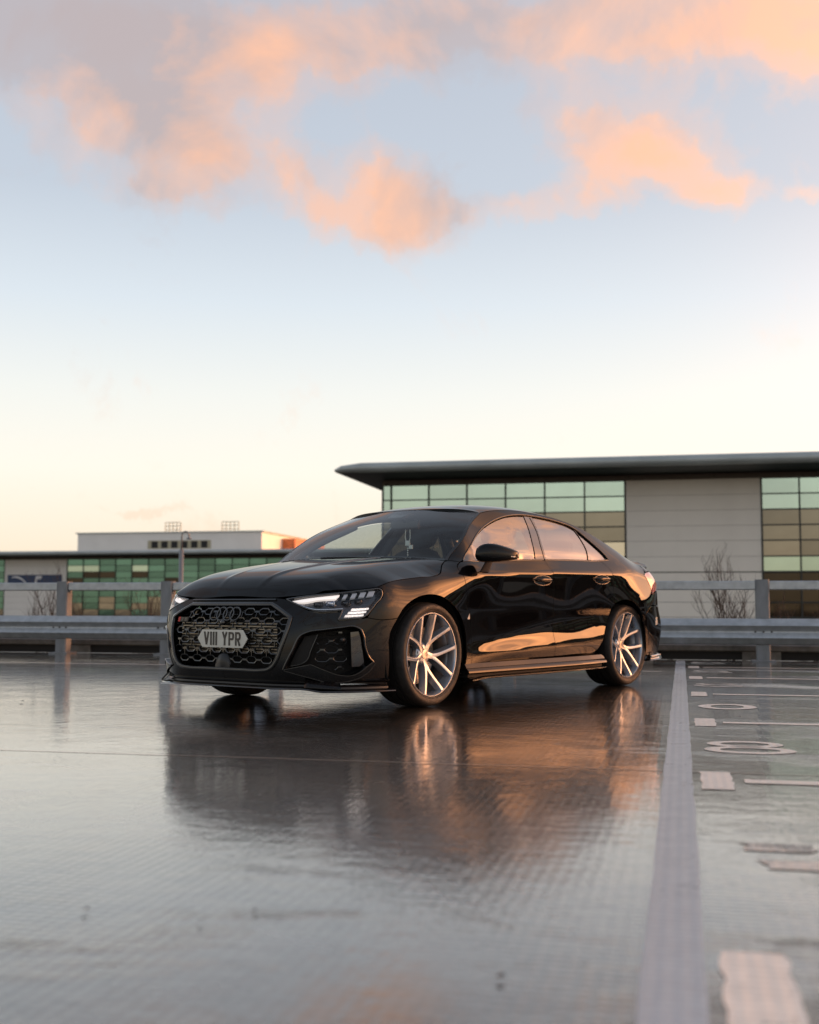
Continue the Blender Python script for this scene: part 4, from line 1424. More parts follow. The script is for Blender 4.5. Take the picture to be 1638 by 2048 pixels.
# ---- wheels
def make_wheel(cx, ylip, sd, rot, front):
    Wt = thing('wheel', parent=CAR)
    zc = .319
    Y = lambda y: (ylip + y) * sd

    def put(name, v, f, mat, smooth=True, ang=None):
        v = [(cx + a, Y(b), zc + c) for a, b, c in v]
        if sd > 0:
            f = [q for q in f]
        else:
            f = [q[::-1] for q in f]
        o = mesh_obj(name, v, f, mat, Wt, smooth)
        if ang:
            shade_auto(o, ang)
        return o
    ty = [(.249, -.014), (.258, -.003), (.263, .002), (.266, .0035), (.268, .0025), (.276, .0085), (.290, .0095), (.301, .006), (.3085, -.004), (.3125, -.016), (.3150, -.030)]
    tr = [(.3165, -.036), (.3180, -.055), (.3115, -.0555), (.3115, -.0635), (.3185, -.064), (.319, -.104), (.3115, -.1045), (.3115, -.1145), (.319, -.115), (.319, -.155), (.3115, -.1555), (.3115, -.1655), (.3185, -.166), (.3178, -.205), (.3115, -.2055), (.3115, -.2135), (.3165, -.214), (.314, -.232), (.305, -.250), (.28, -.258), (.25, -.245)]
    v, f = lathe(ty + tr[:1], 96)
    put('tyre', v, f, 'tyre', True, 40)
    v, f = lathe(tr, 96)
    # flatten where it meets the ground
    put('tread', v, f, 'tread', True, 30)
    # tread blocks: lateral cuts on the shoulder
    mb = MB()
    for k in range(72):
        a = 2 * math.pi * k / 72
        ca, sa = math.cos(a), math.sin(a)
        w = .0028
        q = []
        for r, y in ((.3172, -.034), (.3187, -.054)):
            for s in (-1, 1):
                q.append((r * ca - s * w * sa, y, r * sa + s * w * ca))
        mb.add(q, [(0, 1, 3, 2)])
    tag(put('tread_cuts', mb.v, mb.f, 'matte_black', False), kind='stuff')
    rim = [(.2380, -.060), (.2400, -.030), (.2445, -.012), (.2465, -.004), (.2500, .000), (.2545, .0005), (.2575, -.003), (.2580, -.012), (.2480, -.020)]
    R_ = thing('rim', parent=Wt)

    def putr(name, v, f, mat, smooth=True, ang=None):
        o = put(name, v, f, mat, smooth, ang)
        o.parent = R_
        return o
    v, f = lathe(rim, 96)
    putr('rim_lip', v, f, 'alloy', True, 40)
    v, f = lathe([(.205, -.235), (.222, -.225), (.218, -.150), (.224, -.110), (.233, -.070), (.2382, -.058)], 72)
    putr('barrel', v, f, 'alloy_barrel', True)
    fy = Spl([.0, .04, .08, .13, .18, .22, .246], [-.058, -.057, -.050, -.036, -.021, -.0095, -.0035])

    def loft(cl, name):
        """cl: list of (r, angle, front width, back width, thickness)"""
        v, f = [], []
        for r, a, wf, wb, th in cl:
            y0 = float(fy(np.array(r)))
            ca, sa = math.cos(a), math.sin(a)
            for s, y in ((-wb / 2, y0 - th), (-wf / 2 - .0015, y0 - .006), (-wf / 2, y0 - .0008), (-wf / 2 + .002, y0), (wf / 2 - .002, y0), (wf / 2, y0 - .0008), (wf / 2 + .0015, y0 - .006), (wb / 2, y0 - th)):
                v.append((r * ca - s * sa, y, r * sa + s * ca))
        k = 8
        for i in range(len(cl) - 1):
            for j in range(k - 1):
                f.append((i * k + j, (i + 1) * k + j, (i + 1) * k + j + 1, i * k + j + 1))
        return v, f
    for s5 in range(5):
        # the wheel is drawn looking at its outer face: +x of the car lies to the left
        a0 = math.pi - (rot + s5 * 2 * math.pi / 5)
        mb = MB()
        for sg in (-1, 1):
            cl = [(.074, a0 + sg * .080, .0215, .038, .048), (.090, a0 + sg * .108, .0230, .040, .048), (.105, a0 + sg * .142, .0225, .040, .048), (.125, a0 + sg * .192, .0212, .040, .048), (.15, a0 + sg * .243, .0200, .039, .046), (.18, a0 + sg * .293, .0195, .039, .044), (.21, a0 + sg * .330, .0195, .039, .040), (.234, a0 + sg * .350, .0205, .041, .035), (.248, a0 + sg * .360, .0250, .046, .027)]
            v, f = loft(cl, '')
            mb.add(v, f)
        cl = [(.022, a0, .040, .050, .036), (.045, a0, .036, .048, .040), (.065, a0, .034, .048, .044), (.082, a0, .034, .048, .045), (.095, a0, .037, .050, .046), (.101, a0, .037, .050, .046)]
        v, f = loft(cl, '')
        v = [(x, y - .0008, z) for x, y, z in v]
        e = len(v) - 8
        f.append(tuple(range(e, e + 8)))
        mb.add(v, f)
        putr('spoke', mb.v, mb.f, 'alloy', True, 32)
        # bolt well between spokes
        ab = a0 + math.pi / 5
        c, s_ = math.cos(ab) * .0555, math.sin(ab) * .0555
        v, f = lathe([(.0, -.066), (.009, -.066), (.0105, -.072), (.0115, -.085)], 12)
        putr('wheel_bolt', [(x + c, y, z + s_) for x, y, z in v], f, 'satin_black')
    v, f = lathe([(.074, -.098), (.070, -.074), (.060, -.066), (.046, -.0605), (.030, -.0585)], 48)
    putr('hub', v, f, 'alloy', True, 40)
    v, f = lathe([(.030, -.0585), (.028, -.0550), (.024, -.0540), (.0, -.053)], 36)
    putr('hub_cap', v, f, 'hub_cap', True, 30)
    a = math.pi - math.radians(-25)
    v, f = lathe([(.0, .0), (.005, .0), (.0055, -.03)], 10)
    putr('valve', [(x + .232 * math.cos(a), y - .06, z + .232 * math.sin(a)) for x, y, z in v], f, 'matte_black')
    # brake: drilled disc and caliper
    ro = .183 if front else .160
    v, f = lathe([(.085, -.150), (.085, -.128), (ro, -.128), (ro + .002, -.132), (ro + .002, -.150), (ro, -.152), (.085, -.152)], 72)
    put('brake_disc', v, f, 'disc', True, 30)
    mb = MB()
    for k in range(54):
        r = (.115, .135, .155)[k % 3] + (.008 if k % 2 else 0)
        a = 2 * math.pi * k / 54
        v, f = lathe([(0, -.1268), (.0028, -.1268), (.0028, -.129)], 6)
        mb.add([(x + r * math.cos(a), y, z + r * math.sin(a)) for x, y, z in v], f)
    tag(put('disc_holes', mb.v, mb.f, 'matte_black', False), kind='stuff')
    v, f = lathe([(.088, -.16), (.088, -.108), (.080, -.100), (.03, -.098)], 48)
    put('disc_bell', v, f, 'satin_black', True, 40)
    # caliper on the leading side of the disc
    mid = math.radians(3) if front else math.radians(28)
    half = math.radians(34) if front else math.radians(24)
    v, f = [], []
    NSEG = 14
    sec = [(.100, -.165), (.100, -.105), (.112, -.090), (.150, -.084), (ro + .012, -.090), (ro + .024, -.104), (ro + .026, -.165)]
    for i in range(NSEG + 1):
        a = mid - half + 2 * half * i / NSEG
        sc = 1 - .25 * abs(i / NSEG * 2 - 1) ** 4
        for r, y in sec:
            v.append(((.14 + (r - .14) * sc) * math.cos(a), y, (.14 + (r - .14) * sc) * math.sin(a)))
    k = len(sec)
    f = [(i * k + j, (i + 1) * k + j, (i + 1) * k + j + 1, i * k + j + 1) for i in range(NSEG) for j in range(k - 1)] + [tuple(range(k)), tuple(NSEG * k + j for j in range(k))[::-1]]
    K_ = put('caliper', v, f, 'caliper', True, 35)
    if front:
        for j, (aa, mt) in enumerate(((10, 'white_text'), (4, 'white_text'), (-3, 'red_text'))):
            a = math.radians(aa)
            c0 = Vector((.176 * math.cos(a), -.0835, .176 * math.sin(a)))
            er, et = Vector((math.cos(a), 0, math.sin(a))), Vector((-math.sin(a), 0, math.cos(a)))
            q = [c0 + er * p * .010 + et * w * .0065 for p, w in ((-1, -1), (1, -.8), (1, .8), (-1, 1))]
            o = put('caliper_mark', [tuple(x) for x in q] + [tuple(x + Vector((0, -.008, 0))) for x in q], [(0, 1, 2, 3), (0, 4, 5, 1), (1, 5, 6, 2), (2, 6, 7, 3), (3, 7, 4, 0)], mt, False)
    return Wt


for cx, yl, rot, fr in ((0.0, .885, math.radians(60.2), True), (-2.631, .85, math.radians(48.5), False)):
    for sd in BOTH:
        make_wheel(cx, yl, sd, rot if sd > 0 else rot + .4, fr)

# ---- cabin
def pad(name, pts, w, mat, parent, y0, n=9, round_=.5):
    """upholstered pad: outline (x, z) in profile, bulged across its width"""
    P = curve([(a, b) for a, b in pts], True, .04)
    c = P.mean(0)
    v, f = [], []
    m = len(P)
    for i in range(n):
        t = -1 + 2 * i / (n - 1)
        s = (1 - abs(t) ** 4 * .28)
        for p in P:
            q = c + (p - c) * s
            v.append((q[0], y0 + t * w / 2, q[1]))
    for i in range(n - 1):
        for k in range(m):
            f.append((i * m + k, i * m + (k + 1) % m, (i + 1) * m + (k + 1) % m, (i + 1) * m + k))
    f += [tuple(range(m)), tuple((n - 1) * m + k for k in range(m))[::-1]]
    return mesh_obj(name, v, f, mat, parent, True)


for y0 in (.36, -.36):
    S_ = thing('front_seat', parent=CAR)
    pad('backrest', [(-1.30, .55), (-1.40, .62), (-1.56, 1.00), (-1.53, 1.06), (-1.44, 1.05), (-1.36, .90), (-1.22, .60)], .44, 'seat', S_, y0)
    pad('cushion', [(-.80, .55), (-.82, .62), (-1.25, .58), (-1.32, .50), (-.85, .48)], .46, 'seat', S_, y0)
    pad('headrest', [(-1.50, 1.06), (-1.57, 1.10), (-1.60, 1.22), (-1.55, 1.245), (-1.50, 1.22), (-1.47, 1.10)], .25, 'seat', S_, y0)
S_ = thing('rear_seat', parent=CAR)
pad('backrest', [(-2.20, .55), (-2.42, 1.00), (-2.36, 1.03), (-2.25, .95), (-2.10, .60)], 1.20, 'seat', S_, 0)
for y0 in (.36, -.36):
    pad('headrest', [(-2.38, 1.02), (-2.43, 1.06), (-2.44, 1.13), (-2.38, 1.14), (-2.34, 1.05)], .24, 'seat', S_, y0)
v = []
D_ = [(-.30, .80), (-.36, .905), (-.60, .915), (-.78, .900), (-.86, .86), (-.84, .72), (-.60, .60)]
for y in np.linspace(-.72, .72, 15):
    bm = .02 * math.exp(-((y + .36) / .2) ** 2)
    for x, z in D_:
        v.append((x - .06 * (abs(y) / .72) ** 2, y, z + (bm if x < -.5 and z > .85 else 0)))
k = len(D_)
mesh_obj('dashboard', v, [(i * k + j, (i + 1) * k + j, (i + 1) * k + (j + 1) % k, i * k + (j + 1) % k) for i in range(14) for j in range(k)], 'dash', CAR, True)
MB().tube([(-.90 + .06 * math.sin(a) , -.36 + .175 * math.cos(a), .82 + .165 * math.sin(a)) for a in np.linspace(0, 2 * math.pi, 33)], .014, 8, caps=False).build('steering_wheel', 'dash', CAR, True)
MB().box(-3.05, -2.40, -.62, .62, .86, .955).build('parcel_shelf', 'dash', CAR)
# headlining closes the cabin from above
xs = np.linspace(-.92, -2.34, 16)
v = []
for x in xs:
    ye = float(np.interp(x, _gx, _gy)) - .03
    for y in np.linspace(-ye, ye, 9):
        v.append((x, y, float(roof(np.array([x]), np.array([y]))[0, 2]) - .035))
mesh_obj('headlining', v, [(i * 9 + j, i * 9 + j + 1, (i + 1) * 9 + j + 1, (i + 1) * 9 + j) for i in range(15) for j in range(8)], 'seat', CAR, True)
# inner pillars (seen through the screen)
for sd in BOTH:
    for line, r in (([(2.96, .93), (3.03, 1.15), (3.07, 1.29)], .035), ([(3.98, .98), (3.90, 1.10), (3.74, 1.22)], .035), ([(1.90, .90), (2.2, 1.10), (2.5, 1.25)], .022)):
        P0, n = surf(shell, *(curve(line, step=.05).T), -.062)
        MB().tube([tuple(p * [1, sd, 1]) for p in P0], r, 8).build('inner_pillar', 'seat', CAR, True)
IM = thing('rear_view_mirror', parent=CAR)
MB().box(-.885, -.855, -.12, .12, 1.165, 1.235, .012).build('mirror_body', 'plastic_grey', IM)
MB().tube([(-.80, 0, 1.275), (-.865, 0, 1.22)], .013, 8).build('mirror_arm', 'matte_black', IM)
pp = windscreen(np.array([-.13, .13, .10, -.10, 0.0]), np.array([.955, .955, .83, .83, .88])) - np.array([.010, 0, .012])
qq = pp - np.array([.05, 0, .01])
mesh_obj('sensor_pod', [tuple(p) for p in pp[:4]] + [tuple(p) for p in qq[:4]], [(0, 1, 2, 3), (7, 6, 5, 4), (0, 4, 5, 1), (1, 5, 6, 2), (2, 6, 7, 3), (3, 7, 4, 0)], 'satin_black', IM)

CH = thing('hanging_charm', 'pale beaded charm hanging from the mirror behind the windscreen', 'charm', (-.87, .02, 1.165))
mb = MB()
mb.tube([(0, -.02, 0), (0, -.022, -.06), (0, -.004, -.12)], .0035, 6)
mb.tube([(0, .02, 0), (0, .022, -.06), (0, .004, -.12)], .0035, 6)
mb.build('loop', 'charm', CH)
mb = MB()
mb.box(-.004, .004, -.02, .02, -.115, -.08)
mb.box(-.004, .004, .012, .045, -.14, -.112)
mb.build('pendant', 'charm', CH)
mb = MB()
for k in range(6):
    z = -.135 - k * .016
    mb.tube([(0, 0, z + .006), (0, 0, z), (0, 0, z - .006)], [.002, .006, .002], 6)
mb.build('beads', 'charm', CH)


# ------------------------------------------------------------------ the place, in the frame of the car park (a towards the viewer, b along the barrier)
ALPHA = 0.43346
E1 = (math.cos(ALPHA), math.sin(ALPHA))
E2 = (-math.sin(ALPHA), math.cos(ALPHA))


def place(o, a=0.0, b=0.0, z=0.0, rz=0.0):
    o.location = (a * E1[0] + b * E2[0], a * E1[1] + b * E2[1], z)
    o.rotation_euler = (0, 0, ALPHA + rz)
    return o


def deck_material():
    m = bpy.data.materials.new('wet_deck')
    m.use_nodes = True
    N = NT(m.node_tree)
    b = N.n['Principled BSDF']
    tc = N.node('ShaderNodeTexCoord')
    ob = tc.outputs['Object']
    sep = N.node('ShaderNodeSeparateXYZ')
    N.l.new(ob, sep.inputs[0])
    A, B, _ = sep.outputs
    big = N.noise(ob, .55, 5, .6, .4)
    mid = N.noise(ob, 2.4, 6, .65, .3)
    fin = N.noise(ob, 38, 4, .7)
    # colour: worn dark coating, greener in the bays
    c1 = N.ramp(mid, [(.25, (.016, .013, .009)), (.55, (.034, .027, .018)), (.8, (.070, .057, .040))])
    c2 = N.ramp(mid, [(.25, (.015, .018, .014)), (.55, (.030, .036, .028)), (.8, (.060, .066, .052))])
    col = N.mix(N.math('GREATER_THAN', B, 2.27), c1, c2)
    grit = N.ramp(fin, [(.35, 0.0), (.75, .55)])
    col = N.mix(grit, col, (.075, .070, .060))
    # oil, rubber and dried silt
    stain = N.ramp(N.noise(ob, 1.1, 6, .7, 1.2), [(.44, 0.0), (.60, .9)])
    col = N.mix(stain, col, (.010, .0095, .009))
    silt = N.ramp(N.noise(ob, .75, 7, .72, .8), [(.54, 0.0), (.70, .8)])
    col = N.mix(silt, col, (.13, .115, .092))
    N.l.new(col, b.inputs['Base Color'])
    # standing water: flat film in the hollows, stretched along the fall of the deck
    mp = N.node('ShaderNodeMapping')
    mp.inputs['Scale'].default_value = (1.0, .34, 1)
    N.l.new(ob, mp.inputs[0])
    w1 = N.noise(mp.outputs[0], 1.15, 8, .70, .5)
    side = N.ramp(N.math('MULTIPLY', N.math('ADD', B, 6.0), .06), [(.24, .18), (.46, .13), (.60, -.03), (.75, -.07)])
    dry = N.ramp(N.math('MULTIPLY', A, .1), [(.47, 0.0), (.62, .14)])
    lay = N.math('ADD', w1, N.math('SUBTRACT', side, dry))
    water = N.ramp(lay, [(.42, 0.0), (.50, .85), (.56, 1.0)])
    N.l.new(N.ramp(silt, [(0, .26), (1, .42)]), b.inputs['Roughness'])
    # ribbed finish pressed into the surface, both ways
    sa = N.math('SINE', N.math('MULTIPLY', N.math('ADD', A, N.math('MULTIPLY', mid, .012)), 2 * math.pi / .030))
    sb = N.math('SINE', N.math('MULTIPLY', N.math('ADD', B, N.math('MULTIPLY', mid, .012)), 2 * math.pi / .030))
    rib = N.math('ADD', N.math('MULTIPLY', sa, .45), N.math('MULTIPLY', sb, .55))
    ramp_ = N.ramp(N.noise(ob, 1.7, 4, .6), [(.35, .25), (.65, 1.0)])
    hgt = N.math('ADD', N.math('MULTIPLY', N.math('MULTIPLY', rib, ramp_), .0019), N.math('MULTIPLY', N.math('ADD', fin, N.math('MULTIPLY', N.noise(ob, 12, 4, .7), 2.2)), .0030))
    bump = N.node('ShaderNodeBump')
    bump.inputs['Strength'].default_value = 1.0
    bump.inputs['Distance'].default_value = 1.0
    N.l.new(hgt, bump.inputs['Height'])
    N.l.new(bump.outputs[0], b.inputs['Normal'])
    # the film follows the ribs where it is thin and levels out where it is deep
    rip = N.node('ShaderNodeMapping')
    rip.inputs['Scale'].default_value = (1.0, .25, 1)
    N.l.new(ob, rip.inputs[0])
    r1 = N.noise(rip.outputs[0], 16, 3, .55)
    hw = N.math('ADD', N.math('MULTIPLY', N.math('MULTIPLY', hgt, .75), N.math('SUBTRACT', 1.10, water)), N.math('MULTIPLY', r1, .00055))
    hw = N.math('ADD', hw, N.math('MULTIPLY', mid, .0025))
    bw = N.node('ShaderNodeBump')
    bw.inputs['Strength'].default_value = 1.0
    bw.inputs['Distance'].default_value = 1.0
    N.l.new(hw, bw.inputs['Height'])
    N.l.new(bw.outputs[0], b.inputs['Coat Normal'])
    b.inputs['Coat Weight'].default_value = 1.0
    b.inputs['Coat IOR'].default_value = 1.58
    N.l.new(N.ramp(water, [(0, .33), (.5, .14), (1, .025)]), b.inputs['Coat Roughness'])
    b.inputs['Specular IOR Level'].default_value = .8
    b.inputs['Specular Tint'].default_value = (1.0, .86, .68, 1)
    MAT['wet_deck'] = m
    return m


deck_material()


def wet_paint(name, col, wear=.5):
    """road paint worn through to the dark deck in patches"""
    m = principled(name, col, .45, 0, Coat_Weight=1.0, Coat_Roughness=.16, Coat_IOR=1.55)
    N = NT(m.node_tree)
    b = N.n['Principled BSDF']
    tc = N.node('ShaderNodeTexCoord')
    ob = tc.outputs['Object']
    f = N.noise(ob, 5, 7, .72, .6)
    g = N.noise(ob, 55, 5, .75)
    k = N.math('ADD', N.math('MULTIPLY', f, .6), N.math('MULTIPLY', g, .4))
    worn = N.ramp(k, [(.56 - wear * .30, 1.0), (.64 - wear * .30, 0.0)])
    dirt = N.ramp(N.noise(ob, 13, 5, .7), [(.40, 0.0), (.75, .45)])
    c0 = N.mix(dirt, col, tuple(x * .5 for x in col))
    N.l.new(N.mix(worn, c0, (.035, .035, .030)), b.inputs['Base Color'])
    sep = N.node('ShaderNodeSeparateXYZ')
    N.l.new(ob, sep.inputs[0])
    sa = N.math('SINE', N.math('MULTIPLY', sep.outputs[0], 2 * math.pi / .030))
    sb = N.math('SINE', N.math('MULTIPLY', sep.outputs[1], 2 * math.pi / .030))
    h = N.math('ADD', N.math('MULTIPLY', N.math('ADD', sa, sb), .0004), N.math('MULTIPLY', g, .0020))
    bp_ = N.node('ShaderNodeBump')
    bp_.inputs['Distance'].default_value = 1.0
    N.l.new(h, bp_.inputs['Height'])
    N.l.new(bp_.outputs[0], b.inputs['Normal'])
    N.l.new(bp_.outputs[0], b.inputs['Coat Normal'])
    return m


wet_paint('line_blue', (.31, .375, .45), .72)
wet_paint('line_white', (.86, .81, .73), .68)
wet_paint('line_faint', (.74, .69, .61), .34)
principled('ground_far', (.055, .05, .04), .9)
vary('ground_far', .4, .2)
principled('concrete', (.20, .19, .175), .55)
vary('concrete', .35, 5, .2, .4, 30)
principled('galv', (.42, .45, .475), .42, .45)
vary('galv', .16, 9, .12, .12, 40)
principled('galv_post', (.20, .215, .235), .5, .45)
vary('galv_post', .25, 8, .1, .1, 40, (1, 1, .2))
principled('recess', (.02, .02, .02), .8)
principled('joint_seal', (.30, .27, .23), .5, 0, Coat_Weight=1.0, Coat_Roughness=.1)
principled('bolt', (.12, .12, .12), .5, .6)
principled('cladding', (.84, .80, .73), .42, .0)
vary('cladding', .05, .6, .06)
principled('cladding_white', (.80, .78, .74), .5)
vary('cladding_white', .05, .5, .06)
principled('frieze', (.11, .085, .07), .5)
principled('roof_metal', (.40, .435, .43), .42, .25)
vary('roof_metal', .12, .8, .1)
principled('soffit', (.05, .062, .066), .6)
principled('mullion', (.035, .040, .042), .4, .4)
principled('spandrel', (.02, .024, .026), .35)
principled('brick_orange', (.62, .19, .07), .6)
vary('brick_orange', .2, 3)
principled('sign_blue', (.018, .045, .12), .4)
principled('sign_white', (.75, .76, .78), .5)
principled('lamp_grey', (.26, .27, .28), .45, .4)
principled('twig', (.060, .042, .032), .85)
principled('leaf_litter', (.020, .014, .010), .6)
principled('rail_yellow', (.42, .38, .26), .5)


def pane_mat(name, col, var):
    """tinted glazing: coloured body (in the brown panes a painted reflection), sharp surface reflection, slightly uneven from pane to pane"""
    m = principled(name, col, .05, .72, IOR=1.55)
    N = NT(m.node_tree)
    b = N.n['Principled BSDF']
    oi = N.node('ShaderNodeObjectInfo')
    tc = N.node('ShaderNodeTexCoord')
    f = N.noise(tc.outputs['Object'], 1.3, 3, .6)
    k = N.math('ADD', N.math('MULTIPLY', oi.outputs['Random'], .6), N.math('MULTIPLY', f, .4))
    N.l.new(N.ramp(k, [(.1, tuple(c * (1 - var) for c in col)), (.9, tuple(min(1, c * (1 + var)) for c in col))]), b.inputs['Base Color'])
    bn = N.node('ShaderNodeBump')
    bn.inputs['Strength'].default_value = .06
    bn.inputs['Distance'].default_value = .05
    N.l.new(N.noise(tc.outputs['Object'], .8, 2, .5), bn.inputs['Height'])
    N.l.new(bn.outputs[0], b.inputs['Normal'])


pane_mat('pane_pale', (.52, .68, .61), .14)
pane_mat('pane_green', (.11, .23, .185), .4)
pane_mat('pane_brown_reflect', (.25, .23, .185), .30)  # reflection of dark surroundings painted into the glass colour
pane_mat('pane_dark', (.045, .036, .024), .5)
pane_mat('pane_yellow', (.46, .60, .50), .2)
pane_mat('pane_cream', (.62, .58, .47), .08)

# ---- deck and the ground below it
mb = MB()
mb.add([(-7.05, -70, 0), (60, -70, 0), (60, 70, 0), (-7.05, 70, 0)], [(0, 1, 2, 3)])
mb.add([(-7.05, -70, 0), (-7.05, 70, 0), (-7.05, 70, -.9), (-7.05, -70, -.9)], [(0, 1, 2, 3)])
DECK = tag(place(mb.build('car_park_deck', 'wet_deck')), kind='structure')
mb = MB().add([(-1500, -1500, 0), (1500, -1500, 0), (1500, 1500, 0), (-1500, 1500, 0)], [(0, 1, 2, 3)])
tag(place(mb.build('ground', 'ground_far'), z=-7.0), kind='structure')


def sheet(name, polys, mat, z=.0022):
    mb = MB()
    for p in polys:
        mb.add([(a, b, z) for a, b in p], [tuple(range(len(p)))])
    return mb.build(name, mat, DECK)


def rough_strip(a0, a1, b0, b1, n, seed, amp=.004):
    r = random.Random(seed)
    L = [(a0 + (a1 - a0) * i / n, b0 + r.uniform(-amp, amp)) for i in range(n + 1)]
    R_ = [(a0 + (a1 - a0) * i / n, b1 + r.uniform(-amp, amp)) for i in range(n + 1)]
    return [[L[i], L[i + 1], R_[i + 1], R_[i]] for i in range(n)]


sheet('painted_line', rough_strip(-6.9, 14, 2.222, 2.325, 120, 1, .0025), 'line_blue')
DIG = {'8': [[(0, 0), (1, 0), (1, .5), (0, .5)], [(0, .5), (1, .5), (1, 1), (0, 1)]], '0': [[(0, 0), (1, 0), (1, 1), (0, 1)]], '6': [[(0, 0), (1, 0), (1, .5), (0, .5)]], '1': [], '2': []}


def ring2(cx, cy, rx, ry, t, n=28, a0=0.0, a1=2 * math.pi):
    q = []
    for i in range(n):
        t0, t1 = a0 + (a1 - a0) * i / n, a0 + (a1 - a0) * (i + 1) / n
        f = lambda r, a: (cx + (rx - r) * math.cos(a), cy + (ry - r) * math.sin(a))
        q.append([f(0, t0), f(0, t1), f(t, t1), f(t, t0)])
    return q


for k, ac in zip(range(-3, 5), (-5.25, -3.28, -1.2, .98, 3.2, 5.58, 7.9, 10.2)):
    sheet('bay_mark', rough_strip(ac - .22, ac + .22, 2.352, 2.462, 8, 20 + k, .005), 'line_white')
    sheet('bay_line', rough_strip(ac - .045, ac + .045, 2.50 if k != 0 else 2.56, 6.9, 1, 40 + k) if False else [[(ac - .045, 2.50), (ac + .045, 2.50), (ac + .045, 6.9), (ac - .045, 6.9)]], 'line_white')
    # the bay number in front of each bay, feet towards the lane
    an = ac - 1.08
    if k == 0:
        q = ring2(an, 2.56, .21, .175, .075)
    elif k < 2:
        q = ring2(an - .11, 2.56, .125, .165, .06) + ring2(an + .12, 2.57, .135, .19, .065)
    else:
        # almost gone: two broken strokes
        q = rough_strip(an - .16, an - .06, 2.44, 2.60, 5, 70 + k, .02) + rough_strip(an + .05, an + .15, 2.47, 2.64, 5, 80 + k, .02) if k < 4 else []
    if q:
        sheet('bay_number', q, 'line_white' if k in (0, 1) else 'line_faint')
# lines across the lane on the other side
sheet('painted_line', rough_strip(-4.30, -4.24, -40, 2.1, 60, 5, .004), 'line_white')
sheet('deck_joint', [[(-2.02, -40), (-2.0, -40), (-2.0, 20), (-2.02, 20)]], 'joint_seal', .0018)
sheet('deck_joint', [[(2.98, -40), (3.0, -40), (3.0, 20), (2.98, 20)]], 'joint_seal', .0018)

# ---- crash barrier along the edge of the deck
BAR = place(thing('crash_barrier', 'grey galvanised crash barrier along the edge of the deck', 'barrier'), -6.85, 0)
B0, BP = -5.66, 1.478
KR = range(-9, 24)
mb = MB().box(-.075, .075, -.078, .078, 0, .945, .012)
post0 = mb.build('post', 'galv_post', BAR)
post0.location = (0, B0, 0)
for k in KR:
    if k != 0:
        c = post0.copy()
        COL.objects.link(c)
        c.parent = BAR
        c.location = (0, B0 + BP * k, 0)
base0 = MB().box(-.14, .14, -.13, .13, 0.001, .018).build('base_plate', 'galv_post', BAR)
base0.location = (0, B0, 0)
for k in KR:
    if k != 0:
        c = base0.copy()
        COL.objects.link(c)
        c.parent = BAR
        c.location = (0, B0 + BP * k, 0)
rail0 = MB().box(-.045, .045, .080, BP - .080, .825, .930, .010).build('top_rail', 'galv', BAR)
rail0.location = (0, B0, 0)
for k in KR:
    if k != 0:
        c = rail0.copy()
        COL.objects.link(c)
        c.parent = BAR
        c.location = (0, B0 + BP * k, 0)
# W-profile beam bolted to the front of the posts
W_ = [(.080, .195), (.100, .205), (.105, .225), (.150, .258), (.158, .275), (.150, .292), (.105, .325), (.098, .345), (.105, .365), (.150, .398), (.158, .415), (.150, .432), (.105, .465), (.100, .485), (.080, .495)]
for k0 in range(-9, 24, 3):
    v = []
    b0, b1 = B0 + BP * k0 - .18, B0 + BP * (k0 + 3) + .12
    for b in (b0, b1):
        for a, z in W_:
            v.append((a + (.003 if (k0 // 3) % 2 else 0), b, z))
        for a, z in reversed(W_):
            v.append((a - .006 + (.003 if (k0 // 3) % 2 else 0), b, z))
    n = 2 * len(W_)
    f = [(i, (i + 1) % n, n + (i + 1) % n, n + i) for i in range(n)]
    shade_auto(mesh_obj('beam', v, f, 'galv', BAR, True), 50)
    mb = MB()
    for k in range(3):
        for db in (-.09, .0, .09):
            bb = B0 + BP * (k0 + k) + db
            v, f = lathe([(0, .012), (.012, .010), (.014, .0)], 8)
            mb.add([(y + .100, x + bb, z + .345) for x, y, z in v], f)
    mb.build('beam_bolts', 'bolt', BAR)
# kerb upstand behind the posts
KB = place(thing('edge_kerb', 'low concrete kerb with dark slots beneath the crash barrier', 'kerb'), -7.0, 0)
MB().box(-.28, -.16, -20, 34, .10, .185, .015).build('coping', 'concrete', KB)
mb = MB()
for k in KR:
    b = B0 + BP * k
    mb.box(-.26, -.175, b - .22, b + .22, 0, .10)
mb.build('kerb_blocks', 'concrete', KB)
MB().box(-.25, -.20, -20, 34, 0, .10).build('slot_back', 'recess', KB)


